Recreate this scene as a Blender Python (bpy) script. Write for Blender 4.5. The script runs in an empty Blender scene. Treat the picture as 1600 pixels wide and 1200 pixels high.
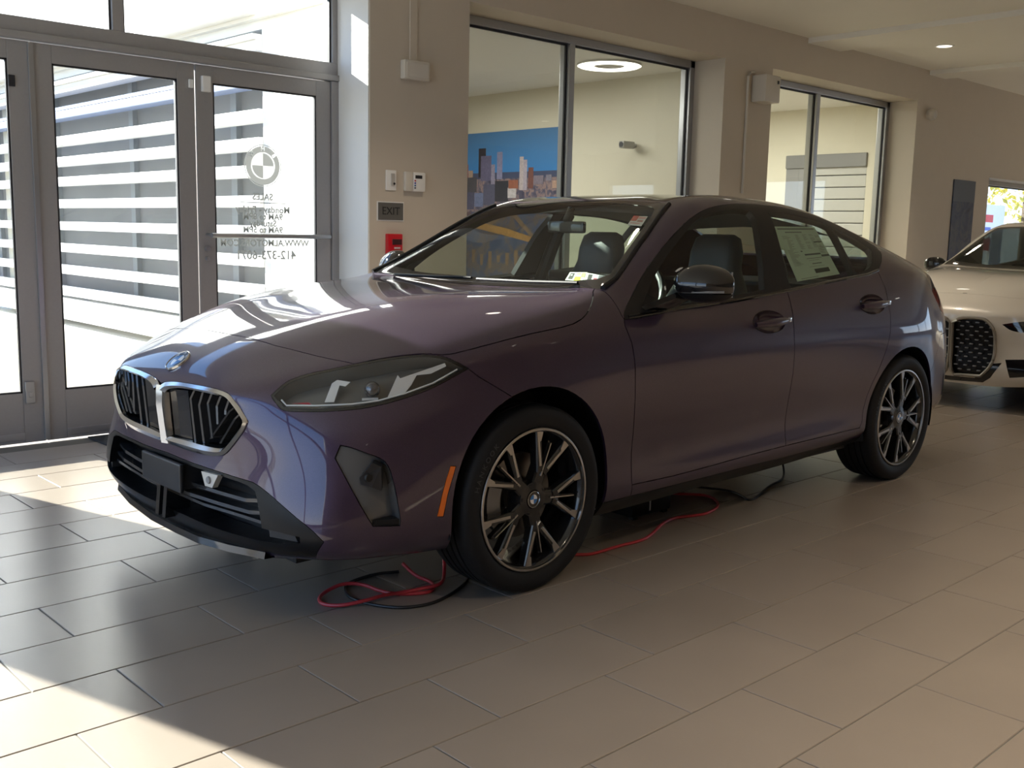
import bpy, bmesh, math, random
import numpy as np
from mathutils import Vector, Matrix
random.seed(4)
SC=bpy.context.scene; COL=SC.collection
# ------------------------------------------------------------------ camera, sky, sun, lamps, exposure
# metres; X runs along the car towards its tail, Y towards the glazed wall, Z up; origin under the front axle
cam_d=bpy.data.cameras.new('camera'); cam=bpy.data.objects.new('camera',cam_d); COL.objects.link(cam)
cr=Vector((0.72920959,-0.68395782,0.02133255)); cd=Vector((-0.08456279,-0.12100573,-0.98904335)); cf=Vector((0.67904529,0.71941596,-0.14607592))
cam.matrix_world=Matrix(((cr.x,-cd.x,-cf.x,-2.44991146),(cr.y,-cd.y,-cf.y,-3.34487384),(cr.z,-cd.z,-cf.z,1.24712009),(0,0,0,1)))
cam_d.sensor_width=36; cam_d.lens=1613.095/1600*36; cam_d.clip_start=.02; cam_d.clip_end=300
SC.camera=cam
vs=SC.view_settings; vs.view_transform='Standard'; vs.look='None'; vs.gamma=1; vs.use_curve_mapping=False
vs.exposure=0.52
SC.cycles.transparent_max_bounces=32; SC.cycles.max_bounces=10; SC.cycles.diffuse_bounces=5
SC.cycles.sample_clamp_indirect=6; SC.cycles.caustics_reflective=False; SC.cycles.caustics_refractive=False
world=bpy.data.worlds.new('sky'); SC.world=world; world.use_nodes=True
nt=world.node_tree; bg=nt.nodes['Background']
tc=nt.nodes.new('ShaderNodeTexCoord'); sx=nt.nodes.new('ShaderNodeSeparateXYZ'); rp=nt.nodes.new('ShaderNodeValToRGB')
nt.links.new(tc.outputs['Generated'],sx.inputs[0]); nt.links.new(sx.outputs[2],rp.inputs[0]); nt.links.new(rp.outputs[0],bg.inputs[0])
rp.color_ramp.elements[0].position=0.0; rp.color_ramp.elements[0].color=(.78,.86,1,1)
rp.color_ramp.elements[1].position=.55; rp.color_ramp.elements[1].color=(.20,.40,.86,1)
e=rp.color_ramp.elements.new(.12); e.color=(.55,.72,1,1)
bg.inputs[1].default_value=1.9
SUNDIR=Vector((.276,-.961,-.475)).normalized()
sd=bpy.data.lights.new('sun','SUN'); sd.energy=20; sd.angle=.009; sd.color=(1,.95,.87)
so=bpy.data.objects.new('sun',sd); COL.objects.link(so); so.rotation_euler=SUNDIR.to_track_quat('-Z','Y').to_euler()
FILL_LAMPS=[(-.6,-3.6),(2.0,-3.5),(4.6,-3.3),(7.2,-3.0),(8,1.5),(1.75,1.0),(4.85,1.0),(-2.2,-6.2),(1.6,-6.2),(5.2,-6.2),(10.6,-1.0),(10.6,-4.4)]  # out-of-view ceiling lamps added to light the floor and walls
LAMP_W=250
def lamp_light(x,y,k=1):
    l=bpy.data.lights.new('downlight_lamp','SPOT'); l.energy=LAMP_W*k; l.spot_size=math.radians(100); l.spot_blend=1.0; l.shadow_soft_size=.055; l.color=(1,.83,.64)
    return l
# ------------------------------------------------------------------ helpers
def col4(c): return (c[0],c[1],c[2],1)
def srgb(r,g,b):
    f=lambda v:(v/255/12.92 if v/255<=.04045 else ((v/255+.055)/1.055)**2.4)
    return (f(r),f(g),f(b))
MATS={}
def mat(name,color,rough=.5,metal=0,coat=0,noise=0,scale=30,bump=0,emit=None,es=1,trans=0,spec=.5,coat_rough=.03):
    if name in MATS: return MATS[name]
    m=bpy.data.materials.new(name); m.use_nodes=True; n=m.node_tree; b=n.nodes['Principled BSDF']
    b.inputs['Base Color'].default_value=col4(color); b.inputs['Roughness'].default_value=rough; b.inputs['Metallic'].default_value=metal
    b.inputs['Coat Weight'].default_value=coat; b.inputs['Coat Roughness'].default_value=coat_rough; b.inputs['Specular IOR Level'].default_value=spec
    if noise or bump:
        t=n.nodes.new('ShaderNodeTexCoord'); z=n.nodes.new('ShaderNodeTexNoise'); z.inputs['Scale'].default_value=scale; z.inputs['Detail'].default_value=5
        n.links.new(t.outputs['Object'],z.inputs['Vector'])
        if noise:
            mx=n.nodes.new('ShaderNodeMix'); mx.data_type='RGBA'; mx.inputs[6].default_value=col4([v*(1-noise) for v in color]); mx.inputs[7].default_value=col4([min(1,v*(1+noise)) for v in color])
            n.links.new(z.outputs['Fac'],mx.inputs[0]); n.links.new(mx.outputs[2],b.inputs['Base Color'])
        if bump:
            bp=n.nodes.new('ShaderNodeBump'); bp.inputs['Strength'].default_value=bump; bp.inputs['Distance'].default_value=.002
            n.links.new(z.outputs['Fac'],bp.inputs['Height']); n.links.new(bp.outputs[0],b.inputs['Normal'])
    if emit: b.inputs['Emission Color'].default_value=col4(emit); b.inputs['Emission Strength'].default_value=es
    MATS[name]=m; return m
def glass_mat(name,tint=(.93,.97,.95),r0=.04):
    if name in MATS: return MATS[name]
    m=bpy.data.materials.new(name); m.use_nodes=True; n=m.node_tree; n.nodes.clear()
    o=n.nodes.new('ShaderNodeOutputMaterial'); mx=n.nodes.new('ShaderNodeMixShader'); tr=n.nodes.new('ShaderNodeBsdfTransparent'); gl=n.nodes.new('ShaderNodeBsdfGlossy')
    tr.inputs[0].default_value=col4(tint); gl.inputs['Roughness'].default_value=0.0
    lw=n.nodes.new('ShaderNodeLayerWeight'); lw.inputs[0].default_value=.5
    p=n.nodes.new('ShaderNodeMath'); p.operation='POWER'; p.inputs[1].default_value=5
    a=n.nodes.new('ShaderNodeMath'); a.operation='MULTIPLY_ADD'; a.inputs[1].default_value=1-r0; a.inputs[2].default_value=r0
    n.links.new(lw.outputs['Facing'],p.inputs[0]); n.links.new(p.outputs[0],a.inputs[0]); n.links.new(a.outputs[0],mx.inputs[0])
    n.links.new(tr.outputs[0],mx.inputs[1]); n.links.new(gl.outputs[0],mx.inputs[2]); n.links.new(mx.outputs[0],o.inputs[0])
    MATS[name]=m; return m
class MB:
    """collects geometry for ONE mesh object"""
    def __init__(s): s.v=[]; s.f=[]
    def add(s,vs,fs):
        k=len(s.v); s.v+= [tuple(p) for p in vs]; s.f+= [tuple(i+k for i in f) for f in fs]; return s
    def box(s,x0,x1,y0,y1,z0,z1,bev=0):
        b=min(bev,(x1-x0)*.45,(y1-y0)*.45,(z1-z0)*.45) if bev else 0
        if not b:
            return s.add([(x0,y0,z0),(x1,y0,z0),(x1,y1,z0),(x0,y1,z0),(x0,y0,z1),(x1,y0,z1),(x1,y1,z1),(x0,y1,z1)],[(0,3,2,1),(4,5,6,7),(0,1,5,4),(1,2,6,5),(2,3,7,6),(3,0,4,7)])
        bm=bmesh.new(); bmesh.ops.create_cube(bm,size=1)
        for v in bm.verts: v.co=((x0+x1)/2+v.co.x*(x1-x0),(y0+y1)/2+v.co.y*(y1-y0),(z0+z1)/2+v.co.z*(z1-z0))
        bmesh.ops.bevel(bm,geom=bm.edges[:],offset=b,segments=2,affect='EDGES',profile=.6)
        bm.verts.index_update(); s.add([v.co[:] for v in bm.verts],[[v.index for v in f.verts] for f in bm.faces]); bm.free(); return s
    def bm(s,bm):
        bm.verts.index_update(); return s.add([v.co[:] for v in bm.verts],[[v.index for v in f.verts] for f in bm.faces])
    def tube(s,pts,r,n=10,closed=False,cap=True):
        P=[Vector(p) for p in pts]; m=len(P); up=Vector((0,0,1)); rings=[]
        for i,p in enumerate(P):
            a=P[(i-1)%m] if (closed or i>0) else p; b=P[(i+1)%m] if (closed or i<m-1) else p
            t=(b-a).normalized(); u=up if abs(t.z)<.95 else Vector((1,0,0)); x=t.cross(u).normalized(); y=x.cross(t)
            rr=r[i] if isinstance(r,(list,tuple)) else r
            rings.append([p+x*rr*math.cos(2*math.pi*k/n)+y*rr*math.sin(2*math.pi*k/n) for k in range(n)])
        vs=[q for g in rings for q in g]; fs=[]
        for i in range(m if closed else m-1):
            j=(i+1)%m
            for k in range(n): fs.append((i*n+k,i*n+(k+1)%n,j*n+(k+1)%n,j*n+k))
        if cap and not closed: fs+= [tuple(range(n))[::-1],tuple(range((m-1)*n,m*n))]
        return s.add(vs,fs)
    def lathe(s,prof,n=32,axis='z',c=(0,0,0),closed=False):
        vs=[];fs=[];m=len(prof)
        for k in range(n):
            a=2*math.pi*k/n; ca,sa=math.cos(a),math.sin(a)
            for r,h in prof:
                p={'z':(r*ca,r*sa,h),'y':(r*ca,h,r*sa),'x':(h,r*ca,r*sa)}[axis]
                vs.append((p[0]+c[0],p[1]+c[1],p[2]+c[2]))
        for k in range(n):
            j=(k+1)%n
            for i in range(m if closed else m-1):
                i2=(i+1)%m; fs.append((k*m+i,j*m+i,j*m+i2,k*m+i2))
        return s.add(vs,fs)
    def prism(s,poly,off):
        """polygon of 3D points extruded by vector off"""
        n=len(poly); off=Vector(off); a=[Vector(p) for p in poly]
        s.add(a+[p+off for p in a],[tuple(range(n))[::-1],tuple(range(n,2*n))]+[(i,(i+1)%n,n+(i+1)%n,n+i) for i in range(n)]); return s
    def mesh(s,name,smooth=False,recalc=True,angle=None):
        me=bpy.data.meshes.new(name); me.from_pydata([tuple(v) for v in s.v],[],s.f)
        if recalc:
            b=bmesh.new(); b.from_mesh(me); bmesh.ops.recalc_face_normals(b,faces=b.faces[:]); b.to_mesh(me); b.free()
        if smooth:
            me.polygons.foreach_set('use_smooth',[True]*len(me.polygons))
            if angle: me.set_sharp_from_angle(angle=math.radians(angle))
        me.update(); return me
    def build(s,name,m,parent=None,smooth=False,angle=35,loc=None,rotz=None):
        return obj(name,s.mesh(name,smooth,True,angle if smooth else None),m,parent,loc,rotz)
def obj(name,me,m,parent=None,loc=None,rotz=None):
    o=bpy.data.objects.new(name,me); COL.objects.link(o)
    if m and not me.materials:
        for q in (m if isinstance(m,(list,tuple)) else [m]): me.materials.append(q)
    if parent: o.parent=parent
    if loc is not None: o.location=loc
    if rotz is not None: o.rotation_euler=(0,0,rotz)
    return o
def empty(name,loc=(0,0,0),label=None,cat=None,group=None,rotz=0):
    o=bpy.data.objects.new(name,None); COL.objects.link(o); o.location=loc; o.rotation_euler=(0,0,rotz); o.empty_display_size=.1
    return tag(o,label,cat,group)
def tag(o,label=None,cat=None,group=None,kind=None):
    if label: o['label']=label
    if cat: o['category']=cat
    if group: o['group']=group
    if kind: o['kind']=kind
    return o
def struct(o,label=None,cat=None):
    o['kind']='structure'
    if label: o['label']=label
    if cat: o['category']=cat
    return o
def text_mesh(body,size,extrude=.0,align='CENTER',spacing=1.0,bold=0):
    cu=bpy.data.curves.new('t','FONT'); cu.body=body; cu.size=size; cu.extrude=extrude; cu.align_x=align; cu.align_y='CENTER'; cu.resolution_u=3; cu.space_character=spacing; cu.offset=bold
    o=bpy.data.objects.new('t',cu); COL.objects.link(o); dg=bpy.context.evaluated_depsgraph_get()
    me=bpy.data.meshes.new_from_object(o.evaluated_get(dg)); bpy.data.objects.remove(o); bpy.data.curves.remove(cu)
    v=[tuple(x.co) for x in me.vertices]; f=[tuple(p.vertices) for p in me.polygons]; bpy.data.meshes.remove(me); return v,f
def put(vf,org,ex,ey,ez=None):
    """maps text-plane coordinates into 3D"""
    org=Vector(org);ex=Vector(ex);ey=Vector(ey);ez=Vector(ez) if ez else ex.cross(ey)
    return [org+ex*a+ey*b+ez*c for a,b,c in vf[0]],vf[1]
# ------------------------------------------------------------------ room shell
WALLM=mat('wall_paint',(.56,.495,.41),.6,noise=.03,scale=6,bump=.08)
CEILM=mat('ceiling_paint',(.80,.77,.69),.7,noise=.02,scale=3)
CREAM=mat('cream_paint',(.70,.665,.55),.6,noise=.03,scale=5)
WHITEP=mat('white_paint',(.80,.79,.76),.5,noise=.02,scale=8)
ALU=mat('anodised_aluminium',(.34,.33,.33),.45,metal=.35,noise=.05,scale=60)
ALUL=mat('bright_aluminium',(.42,.43,.45),.32,metal=.8)
GASKET=mat('black_gasket',(.015,.015,.018),.5)
PANE=glass_mat('pane_glass',(.96,.985,.975),.045)
def wall_box(name,bxs,m=WALLM,label=None):
    b=MB()
    for q in bxs: b.box(*q)
    return struct(b.build(name,m),label)
YF,YD,XR=2.31,2.711,1.57
# floor: individual tiles near the camera, the rest joined
TL,TW=.6265,.3095
GROUT=mat('tile_grout',(.16,.15,.135),.8)
def tile_material(name,k):
    m=bpy.data.materials.new(name); m.use_nodes=True; n=m.node_tree; b=n.nodes['Principled BSDF']
    t=n.nodes.new('ShaderNodeNewGeometry'); oi=n.nodes.new('ShaderNodeObjectInfo'); z=n.nodes.new('ShaderNodeTexNoise'); z.inputs['Scale'].default_value=160; z.inputs['Detail'].default_value=4
    z2=n.nodes.new('ShaderNodeTexNoise'); z2.inputs['Scale'].default_value=2.2; z2.inputs['Detail'].default_value=6
    n.links.new(t.outputs['Position'],z.inputs['Vector']); n.links.new(t.outputs['Position'],z2.inputs['Vector'])
    mx=n.nodes.new('ShaderNodeMix'); mx.data_type='RGBA'; mx.inputs[6].default_value=col4([v*.88 for v in k]); mx.inputs[7].default_value=col4([v*1.12 for v in k])
    ad=n.nodes.new('ShaderNodeMath'); ad.operation='ADD'; mu=n.nodes.new('ShaderNodeMath'); mu.operation='MULTIPLY_ADD'; mu.inputs[1].default_value=.35; mu.inputs[2].default_value=-.18
    n.links.new(oi.outputs['Random'],mu.inputs[0]); n.links.new(z2.outputs['Fac'],ad.inputs[0]); n.links.new(mu.outputs[0],ad.inputs[1]); n.links.new(ad.outputs[0],mx.inputs[0])
    n.links.new(mx.outputs[2],b.inputs['Base Color'])
    b.inputs['Roughness'].default_value=.30; b.inputs['Specular IOR Level'].default_value=.42
    bp=n.nodes.new('ShaderNodeBump'); bp.inputs['Strength'].default_value=.12; bp.inputs['Distance'].default_value=.001; n.links.new(z.outputs['Fac'],bp.inputs['Height']); n.links.new(bp.outputs[0],b.inputs['Normal'])
    return m
TILEM=tile_material('floor_tile',(.28,.240,.200))
floor=struct(MB().box(-4.3,17,-9,YD+.1,-.12,-.0035).build('floor',GROUT),'grey-brown tiled showroom floor under the cars')
def tile_verts(x0,x1,y0,y1):
    c=.0015;h=.0015
    return [(x0,y0,-.005),(x1,y0,-.005),(x1,y1,-.005),(x0,y1,-.005),(x0,y0,-h),(x1,y0,-h),(x1,y1,-h),(x0,y1,-h),(x0+c,y0+c,0),(x1-c,y0+c,0),(x1-c,y1-c,0),(x0+c,y1-c,0)]
TF=[(8,9,10,11),(4,5,9,8),(5,6,10,9),(6,7,11,10),(7,4,8,11),(0,1,5,4),(1,2,6,5),(2,3,7,6),(3,0,4,7)]
jg=.0022
tiles=[]
for k in range(-27,12):
    y0=-.885+TW*k
    ox=-.10 if k%2==0 else -.326
    for i in range(-7,28):
        x0=ox+TL*i; cx,cy=x0+TL/2,y0+TW/2
        if x0+TL>17 or x0<-4.3 or y0+TW>YD+.11: continue
        if cx>XR-.35 and cy>YF-.05: continue
        p=Vector((cx,cy,0))-cam.location; w=p.dot(cf)
        inv=w>.3 and abs(p.dot(cr)/w)<.56 and abs(p.dot(cd)/w)<.43
        tiles.append((0 if inv else 1,w,x0,y0))
tiles.sort()
tb=MB().add(tile_verts(jg-TL/2,TL/2-jg,jg-TW/2,TW/2-jg),TF); tme=tb.mesh('tile'); tme.materials.append(TILEM)
rest=MB()
for n_,(a,w,x0,y0) in enumerate(tiles):
    if a==0 and n_<298:
        o=obj('tile',tme,None,floor,(x0+TL/2,y0+TW/2,random.uniform(-.0004,.0002)))
    else: rest.add(tile_verts(x0+jg,x0+TL-jg,y0+jg,y0+TW-jg),TF)
tag(rest.build('tile_field',TILEM,floor),kind='stuff')
# ceiling with two shallow drops
CZ=3.17
wall_box('ceiling',[(-4.4,17.1,-9.1,YF+.02,CZ,CZ+.15),(-4.4,XR+.05,YF+.02,YD+.3,CZ,CZ+.15)],CEILM,'cream showroom ceiling')
wall_box('trim_1',[(6.75,7.35,-9,YF,CZ-.05,CZ)],CEILM,'shallow cream ceiling drop across the room nearer the windows')
wall_box('trim_2',[(9.35,9.75,-9,YF,CZ-.05,CZ)],CEILM,'shallow cream ceiling drop across the room beyond the downlight')
# window wall (openings reach z .12..2.82)
W=[(2.41,5.41,.12,2.815),(6.17,9.11,.12,2.815),(11.22,16.2,.12,2.06)]
bx=[(XR,17,YF,2.75,2.815,CZ+.1),(XR,17,YF,2.75,-.05,.12),(XR,2.41,YF,2.75,.12,2.815),(5.41,6.17,YF,2.75,.12,2.815),(9.11,11.22,YF,2.75,.12,2.815),(11.22,17,YF,2.75,2.06,2.815),(16.2,17,YF,2.75,.12,2.06)]
wall_box('wall_right',bx,WALLM,'taupe painted wall with deep window openings behind the cars')
wall_box('wall_back',[(17,17.2,-2.6,2.75,0,CZ),(17,17.2,-9.2,-2.6,0,.45),(17,17.2,-9.2,-2.6,2.5,CZ),(17,17.2,-9.2,-8.6,.45,2.5)],WALLM)
wall_box('wall_left',[(-4.5,-4.3,-9.2,-3.2,0,CZ),(-4.5,-4.3,-3.2,2.9,0,.12)],WALLM)
wall_box('wall_front',[(-4.5,17.2,-9.25,-9.05,0,CZ)],mat('wall_paint_far',(.50,.455,.39),.6))
# door wall: pier, header with transom above
wall_box('wall_pier',[(-2.37,-1.47,YD-.06,YD+.2,0,CZ),(-4.4,-2.37,YD-.02,YD+.1,2.12,CZ),(-1.47,XR+.2,YD-.02,YD+.14,2.80,CZ)],WALLM,'taupe wall pier beside the entrance doors')
wall_box('wall_corner',[(XR,XR+.18,YD-.02,YD+.14,0,CZ),(XR-.012,XR+.012,YF+.004,YD,0,CZ)],WHITEP,'white painted return beside the entrance')
def window_unit(name,x0,x1,z0,z1,y,mull,fw=.062,depth=.11,label=None):
    b=MB().box(x0,x1,y,y+depth,z1-fw,z1,.004).box(x0,x1,y,y+depth,z0,z0+fw,.004).box(x0,x0+fw,y,y+depth,z0,z1,.004).box(x1-fw,x1,y,y+depth,z0,z1,.004)
    w=struct(b.build(name,ALUL),label)
    xs=[x0+fw]+[q for m in mull for q in (m-.03,m+.03)]+[x1-fw]
    for m in mull: MB().box(m-.03,m+.03,y-.004,y+depth,z0+fw,z1-fw,.004).build('mullion',ALUL,w)
    for i in range(0,len(xs),2):
        a,c=xs[i],xs[i+1]
        MB().box(a,c,y+.046,y+.054,z0+fw,z1-fw).build('pane',PANE,w)
        g=MB()
        for q in ((a,a+.016,z0+fw,z1-fw),(c-.016,c,z0+fw,z1-fw),(a+.016,c-.016,z1-fw-.016,z1-fw),(a+.016,c-.016,z0+fw,z0+fw+.016)): g.box(q[0],q[1],y+.03,y+.046,q[2],q[3])
        g.build('gasket',GASKET,w)
    return w
window_unit('window_1',2.41,5.41,.12,2.815,2.64,[3.79],label='two-pane aluminium window looking into the room with the skyline mural')
window_unit('window_2',6.17,9.11,.12,2.815,2.64,[7.56],label='two-pane aluminium window behind the roof of the purple car')
window_unit('window_3',11.22,16.2,.12,2.06,2.56,[13.7],label='far window with trees and a red and white sign outside')
# glazed front wall beyond the car's nose (out of frame, mirrored in the bonnet)
fw=MB()
ys=[-3.2,-1.1,1.0,2.75]
for y in ys: fw.box(-4.45,-4.33,y-.045,y+.045,.12,CZ)
for z in (.12,2.25,CZ-.09): fw.box(-4.45,-4.33,-3.2,2.8,z,z+.09)
wn=struct(fw.build('window_4',ALU),'tall glazed front wall')
for a,b_ in zip(ys[:-1],ys[1:]):
    MB().box(-4.40,-4.392,a+.045,b_-.045,.21,2.25).build('pane',PANE,wn); MB().box(-4.40,-4.392,a+.045,b_-.045,2.34,CZ-.09).build('pane',PANE,wn)
fw=MB()
for y in (-8.6,-6.6,-4.6,-2.6): fw.box(17.02,17.12,y-.05,y+.05,.45,2.5)
for z in (.45,2.42): fw.box(17.02,17.12,-8.6,-2.6,z,z+.08)
wn=struct(fw.build('window_5',ALU),'row of showroom windows')
for y in (-8.6,-6.6,-4.6): MB().box(17.06,17.068,y+.05,y+1.95,.53,2.42).build('pane',PANE,wn)
# ------------------------------------------------------------------ entrance doors
def door(name,x0,x1,label,glass_left=None,stile=.11,top=.10,bot=.295):
    """leaf between x0 and x1: two stiles, two rails, a pane"""
    y0,y1=YD-.045,YD+.005
    o=struct(MB().box(x0,x0+stile,y0,y1,.012,2.205,.003).box(x1-stile,x1,y0,y1,.012,2.205,.003).box(x0+stile,x1-stile,y0,y1,2.205-top,2.205,.003).box(x0+stile,x1-stile,y0,y1,.012,bot,.003).build(name,ALU),label)
    MB().box(x0+stile,x1-stile,y0+.02,y0+.028,bot,2.205-top).build('pane',PANE,o)
    g=MB(); a,c=x0+stile,x1-stile
    for q in ((a,a+.010,bot,2.205-top),(c-.010,c,bot,2.205-top),(a,c,2.205-top-.010,2.205-top),(a,c,bot,bot+.010)): g.box(q[0],q[1],y0+.004,y0+.02,q[2],q[3])
    g.build('gasket',GASKET,o)
    MB().box(x0+stile,x1-stile,y0-.004,y0,.03,.07,.002).build('kick_strip',ALUL,o)
    return o
d1=door('door_1',-1.37,-.415,'grey aluminium glazed door leaf cut off by the picture edge',stile=.115)
d2=door('door_2',-.408,.535,'grey aluminium glazed door leaf with the white louvres behind it')
d3=door('door_3',.545,1.502,'grey aluminium glazed door leaf with lettering and a push bar on its glass')
# ironmongery
MB().box(-.52,-.47,YD-.062,YD-.045,.235,.36,.006).box(-.503,-.487,YD-.068,YD-.06,.27,.30,.003).build('door_latch',ALUL,d1)
MB().box(-.53,-.495,YD-.055,YD-.045,1.96,2.02,.004).build('door_stop',GASKET,d1)
MB().box(-.425,-.397,YD-.062,YD-.045,.02,2.2,.003).build('door_cover_strip',ALUL,d2)
MB().box(.495,.52,YD-.065,YD-.045,2.06,2.11,.004).build('door_contact',WHITEP,d2)
MB().box(.575,.63,YD-.075,YD-.045,2.045,2.14,.006).build('door_contact',WHITEP,d3)
MB().lathe([(.0,-.066+YD),(.016,-.066+YD),(.018,-.058+YD),(.018,YD-.045)],20,'y',(.595,0,1.10)).lathe([(.0,-.062+YD),(.012,-.062+YD),(.014,YD-.045)],20,'y',(.595,0,1.04)).build('door_lock',ALUL,d3,True)
pb=MB().tube([(.60,YD-.105,1.185),(1.455,YD-.105,1.185)],.015,14); pb.tube([(.60,YD-.105,1.185),(.60,YD-.04,1.185)],.013,10).tube([(1.455,YD-.105,1.185),(1.455,YD-.04,1.185)],.013,10)
pb.build('push_bar',ALUL,d3,True)
# frame, head and transom
fr=MB().box(1.505,XR,YD-.06,YD+.06,0,2.21,.003).box(-1.47,-1.373,YD-.06,YD+.06,0,2.21,.003).box(-1.47,XR,YD-.07,YD+.06,2.212,2.25,.003).box(-1.47,XR,YD-.05,YD+.06,2.25,2.33,.004)
fr.box(-1.47,XR,YD-.05,YD+.05,2.762,2.81,.003).box(1.518,XR,YD-.05,YD+.05,2.33,2.77,.003).box(-1.47,-1.40,YD-.05,YD+.05,2.33,2.77,.003)
tr=struct(fr.build('window_6',ALU),'grey aluminium door frame with glazed transom above the entrance doors')
MB().box(.045,.112,YD-.05,YD+.05,2.33,2.765,.004).build('mullion',ALU,tr)
for a,b_ in ((-1.40,.045),(.112,1.518)):
    MB().box(a,b_,YD-.004,YD+.004,2.33,2.765).build('pane',PANE,tr)
    g=MB()
    for q in ((a,a+.012,2.33,2.765),(b_-.012,b_,2.33,2.765)): g.box(q[0],q[1],YD-.03,YD-.004,q[2],q[3])
    g.build('gasket',GASKET,tr)
wn=MB().box(-4.3,-4.2,YD-.04,YD+.05,0,2.12).box(-2.45,-2.37,YD-.04,YD+.05,0,2.12).box(-4.2,-2.45,YD-.04,YD+.05,0,.12)
wn=struct(wn.build('window_7',ALU),'side light left of the entrance'); MB().box(-4.2,-2.45,YD,YD+.008,.12,2.12).build('pane',PANE,wn)
# lettering on the right leaf, to be read from outside (so it reads mirrored in here)
def vinyl_mat(name,dif,tl):
    m=bpy.data.materials.new(name); m.use_nodes=True; n=m.node_tree; n.nodes.clear(); o=n.nodes.new('ShaderNodeOutputMaterial'); a=n.nodes.new('ShaderNodeAddShader')
    d=n.nodes.new('ShaderNodeBsdfDiffuse'); d.inputs[0].default_value=col4(dif); t=n.nodes.new('ShaderNodeBsdfTranslucent'); t.inputs[0].default_value=col4(tl)
    n.links.new(d.outputs[0],a.inputs[0]); n.links.new(t.outputs[0],a.inputs[1]); n.links.new(a.outputs[0],o.inputs[0]); return m
VINYL=vinyl_mat('frosted_vinyl',(.40,.41,.41),(.045,.046,.046))
TVIN=vinyl_mat('frosted_letters',(.42,.43,.43),(.016,.017,.017))
LY=YD-.022
def decal(name,geo,m=VINYL):
    b=MB()
    for g in geo: b.add(*g)
    return b.build(name,m,d3)
EX,EZ=(-1,0,0),(0,0,1)
def line_of(txt,size,x,z,sp=1.0): return put(text_mesh(txt,size,0,spacing=sp,bold=.0018),(x,LY,z),EX,EZ)
decal('lettering',[line_of('SALES',.058,1.0,1.432),line_of('Monday - Friday',.060,1.003,1.351),line_of('9AM to 8PM',.056,1.002,1.306),line_of('Saturday',.056,1.001,1.263),line_of('9AM to 5PM',.056,1.001,1.222),line_of('WWW.ALMOTORS.COM',.058,1.018,1.137),line_of('412-373-6071',.078,1.022,1.059)],TVIN)
MB().box(.84,1.17,LY-.0006,LY+.0006,1.393,1.398).build('rule_line',VINYL,d3)
def annulus(r0,r1,c,y,n=48,a0=0,a1=2*math.pi):
    vs=[];fs=[]
    for k in range(n+1):
        a=a0+(a1-a0)*k/n
        for r in (r0,r1):
            vs.append((c[0]-r*math.cos(a),y,c[1]+r*math.sin(a)))
    for k in range(n): fs.append((2*k,2*k+1,2*k+3,2*k+2))
    return vs,fs
LC=(1.005,1.631)
def ring_with_letters():
    cu=bpy.data.curves.new('r','CURVE'); cu.dimensions='2D'; cu.fill_mode='BOTH'; cu.resolution_u=4
    for r in (.122,.086):
        s=cu.splines.new('POLY'); s.points.add(63); s.use_cyclic_u=True
        for k,q in enumerate(s.points): q.co=(r*math.cos(k*math.pi/32),r*math.sin(k*math.pi/32),0,1)
    for ch,a in (('B',140),('M',90),('W',40)):
        f=bpy.data.curves.new('t','FONT'); f.body=ch; f.size=.040; f.align_x='CENTER'; f.align_y='CENTER'; f.offset=.0008
        o=bpy.data.objects.new('t',f); COL.objects.link(o); dg=bpy.context.evaluated_depsgraph_get()
        src=o.to_curve(dg); a=math.radians(a); t=Vector((math.cos(a),math.sin(a))); u=Vector((math.sin(a),-math.cos(a)))
        tf=lambda p:(t*.104+u*p[0]+t*p[1]).to_3d()
        for sp in src.splines:
            n=cu.splines.new('BEZIER'); n.bezier_points.add(len(sp.bezier_points)-1); n.use_cyclic_u=True
            for q,w in zip(n.bezier_points,sp.bezier_points):
                q.handle_left_type=q.handle_right_type='FREE'; q.co=tf(w.co); q.handle_left=tf(w.handle_left); q.handle_right=tf(w.handle_right)
        o.to_curve_clear(); bpy.data.objects.remove(o)
    o=bpy.data.objects.new('r',cu); COL.objects.link(o); dg=bpy.context.evaluated_depsgraph_get(); me=bpy.data.meshes.new_from_object(o.evaluated_get(dg)); bpy.data.objects.remove(o)
    return put(([tuple(x.co) for x in me.vertices],[tuple(p.vertices) for p in me.polygons]),(LC[0],LY,LC[1]),EX,EZ)
lg=[ring_with_letters(),annulus(.127,.133,LC,LY),annulus(.001,.078,LC,LY,16,math.pi/2,math.pi),annulus(.001,.078,LC,LY,16,-math.pi/2,0)]
decal('emblem_print',lg)
WV=vinyl_mat('white_vinyl',(.60,.61,.61),(.13,.13,.13))
wl=[]
wl+=[annulus(.001,.078,LC,LY,16,0,math.pi/2),annulus(.001,.078,LC,LY,16,math.pi,1.5*math.pi),annulus(.079,.085,LC,LY)]
decal('emblem_quarters',wl,WV)
# ------------------------------------------------------------------ what stands outside the doors
struct(MB().box(-30,1.9,YD+.1,40,-.1,-.02).build('ground_outside',mat('sunlit_concrete',(.24,.205,.14),.8,noise=.12,scale=1.2)),'pale concrete paving outside the doors')
FX=1.75
LOUV=mat('white_louvre',(.86,.86,.85),.45)
fac=MB().box(FX,FX+.25,2.86,3.98,0,6).box(FX,FX+.25,3.98,16,2.74,6).box(FX-.06,FX+.25,3.98,16,-.02,.12).box(FX-.05,FX+.25,3.98,16,.20,.42)
facade=struct(fac.build('wall_facade',mat('white_render',(.86,.85,.80),.6,noise=.03,scale=4)),'white rendered outside wall with a band of louvres')
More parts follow.
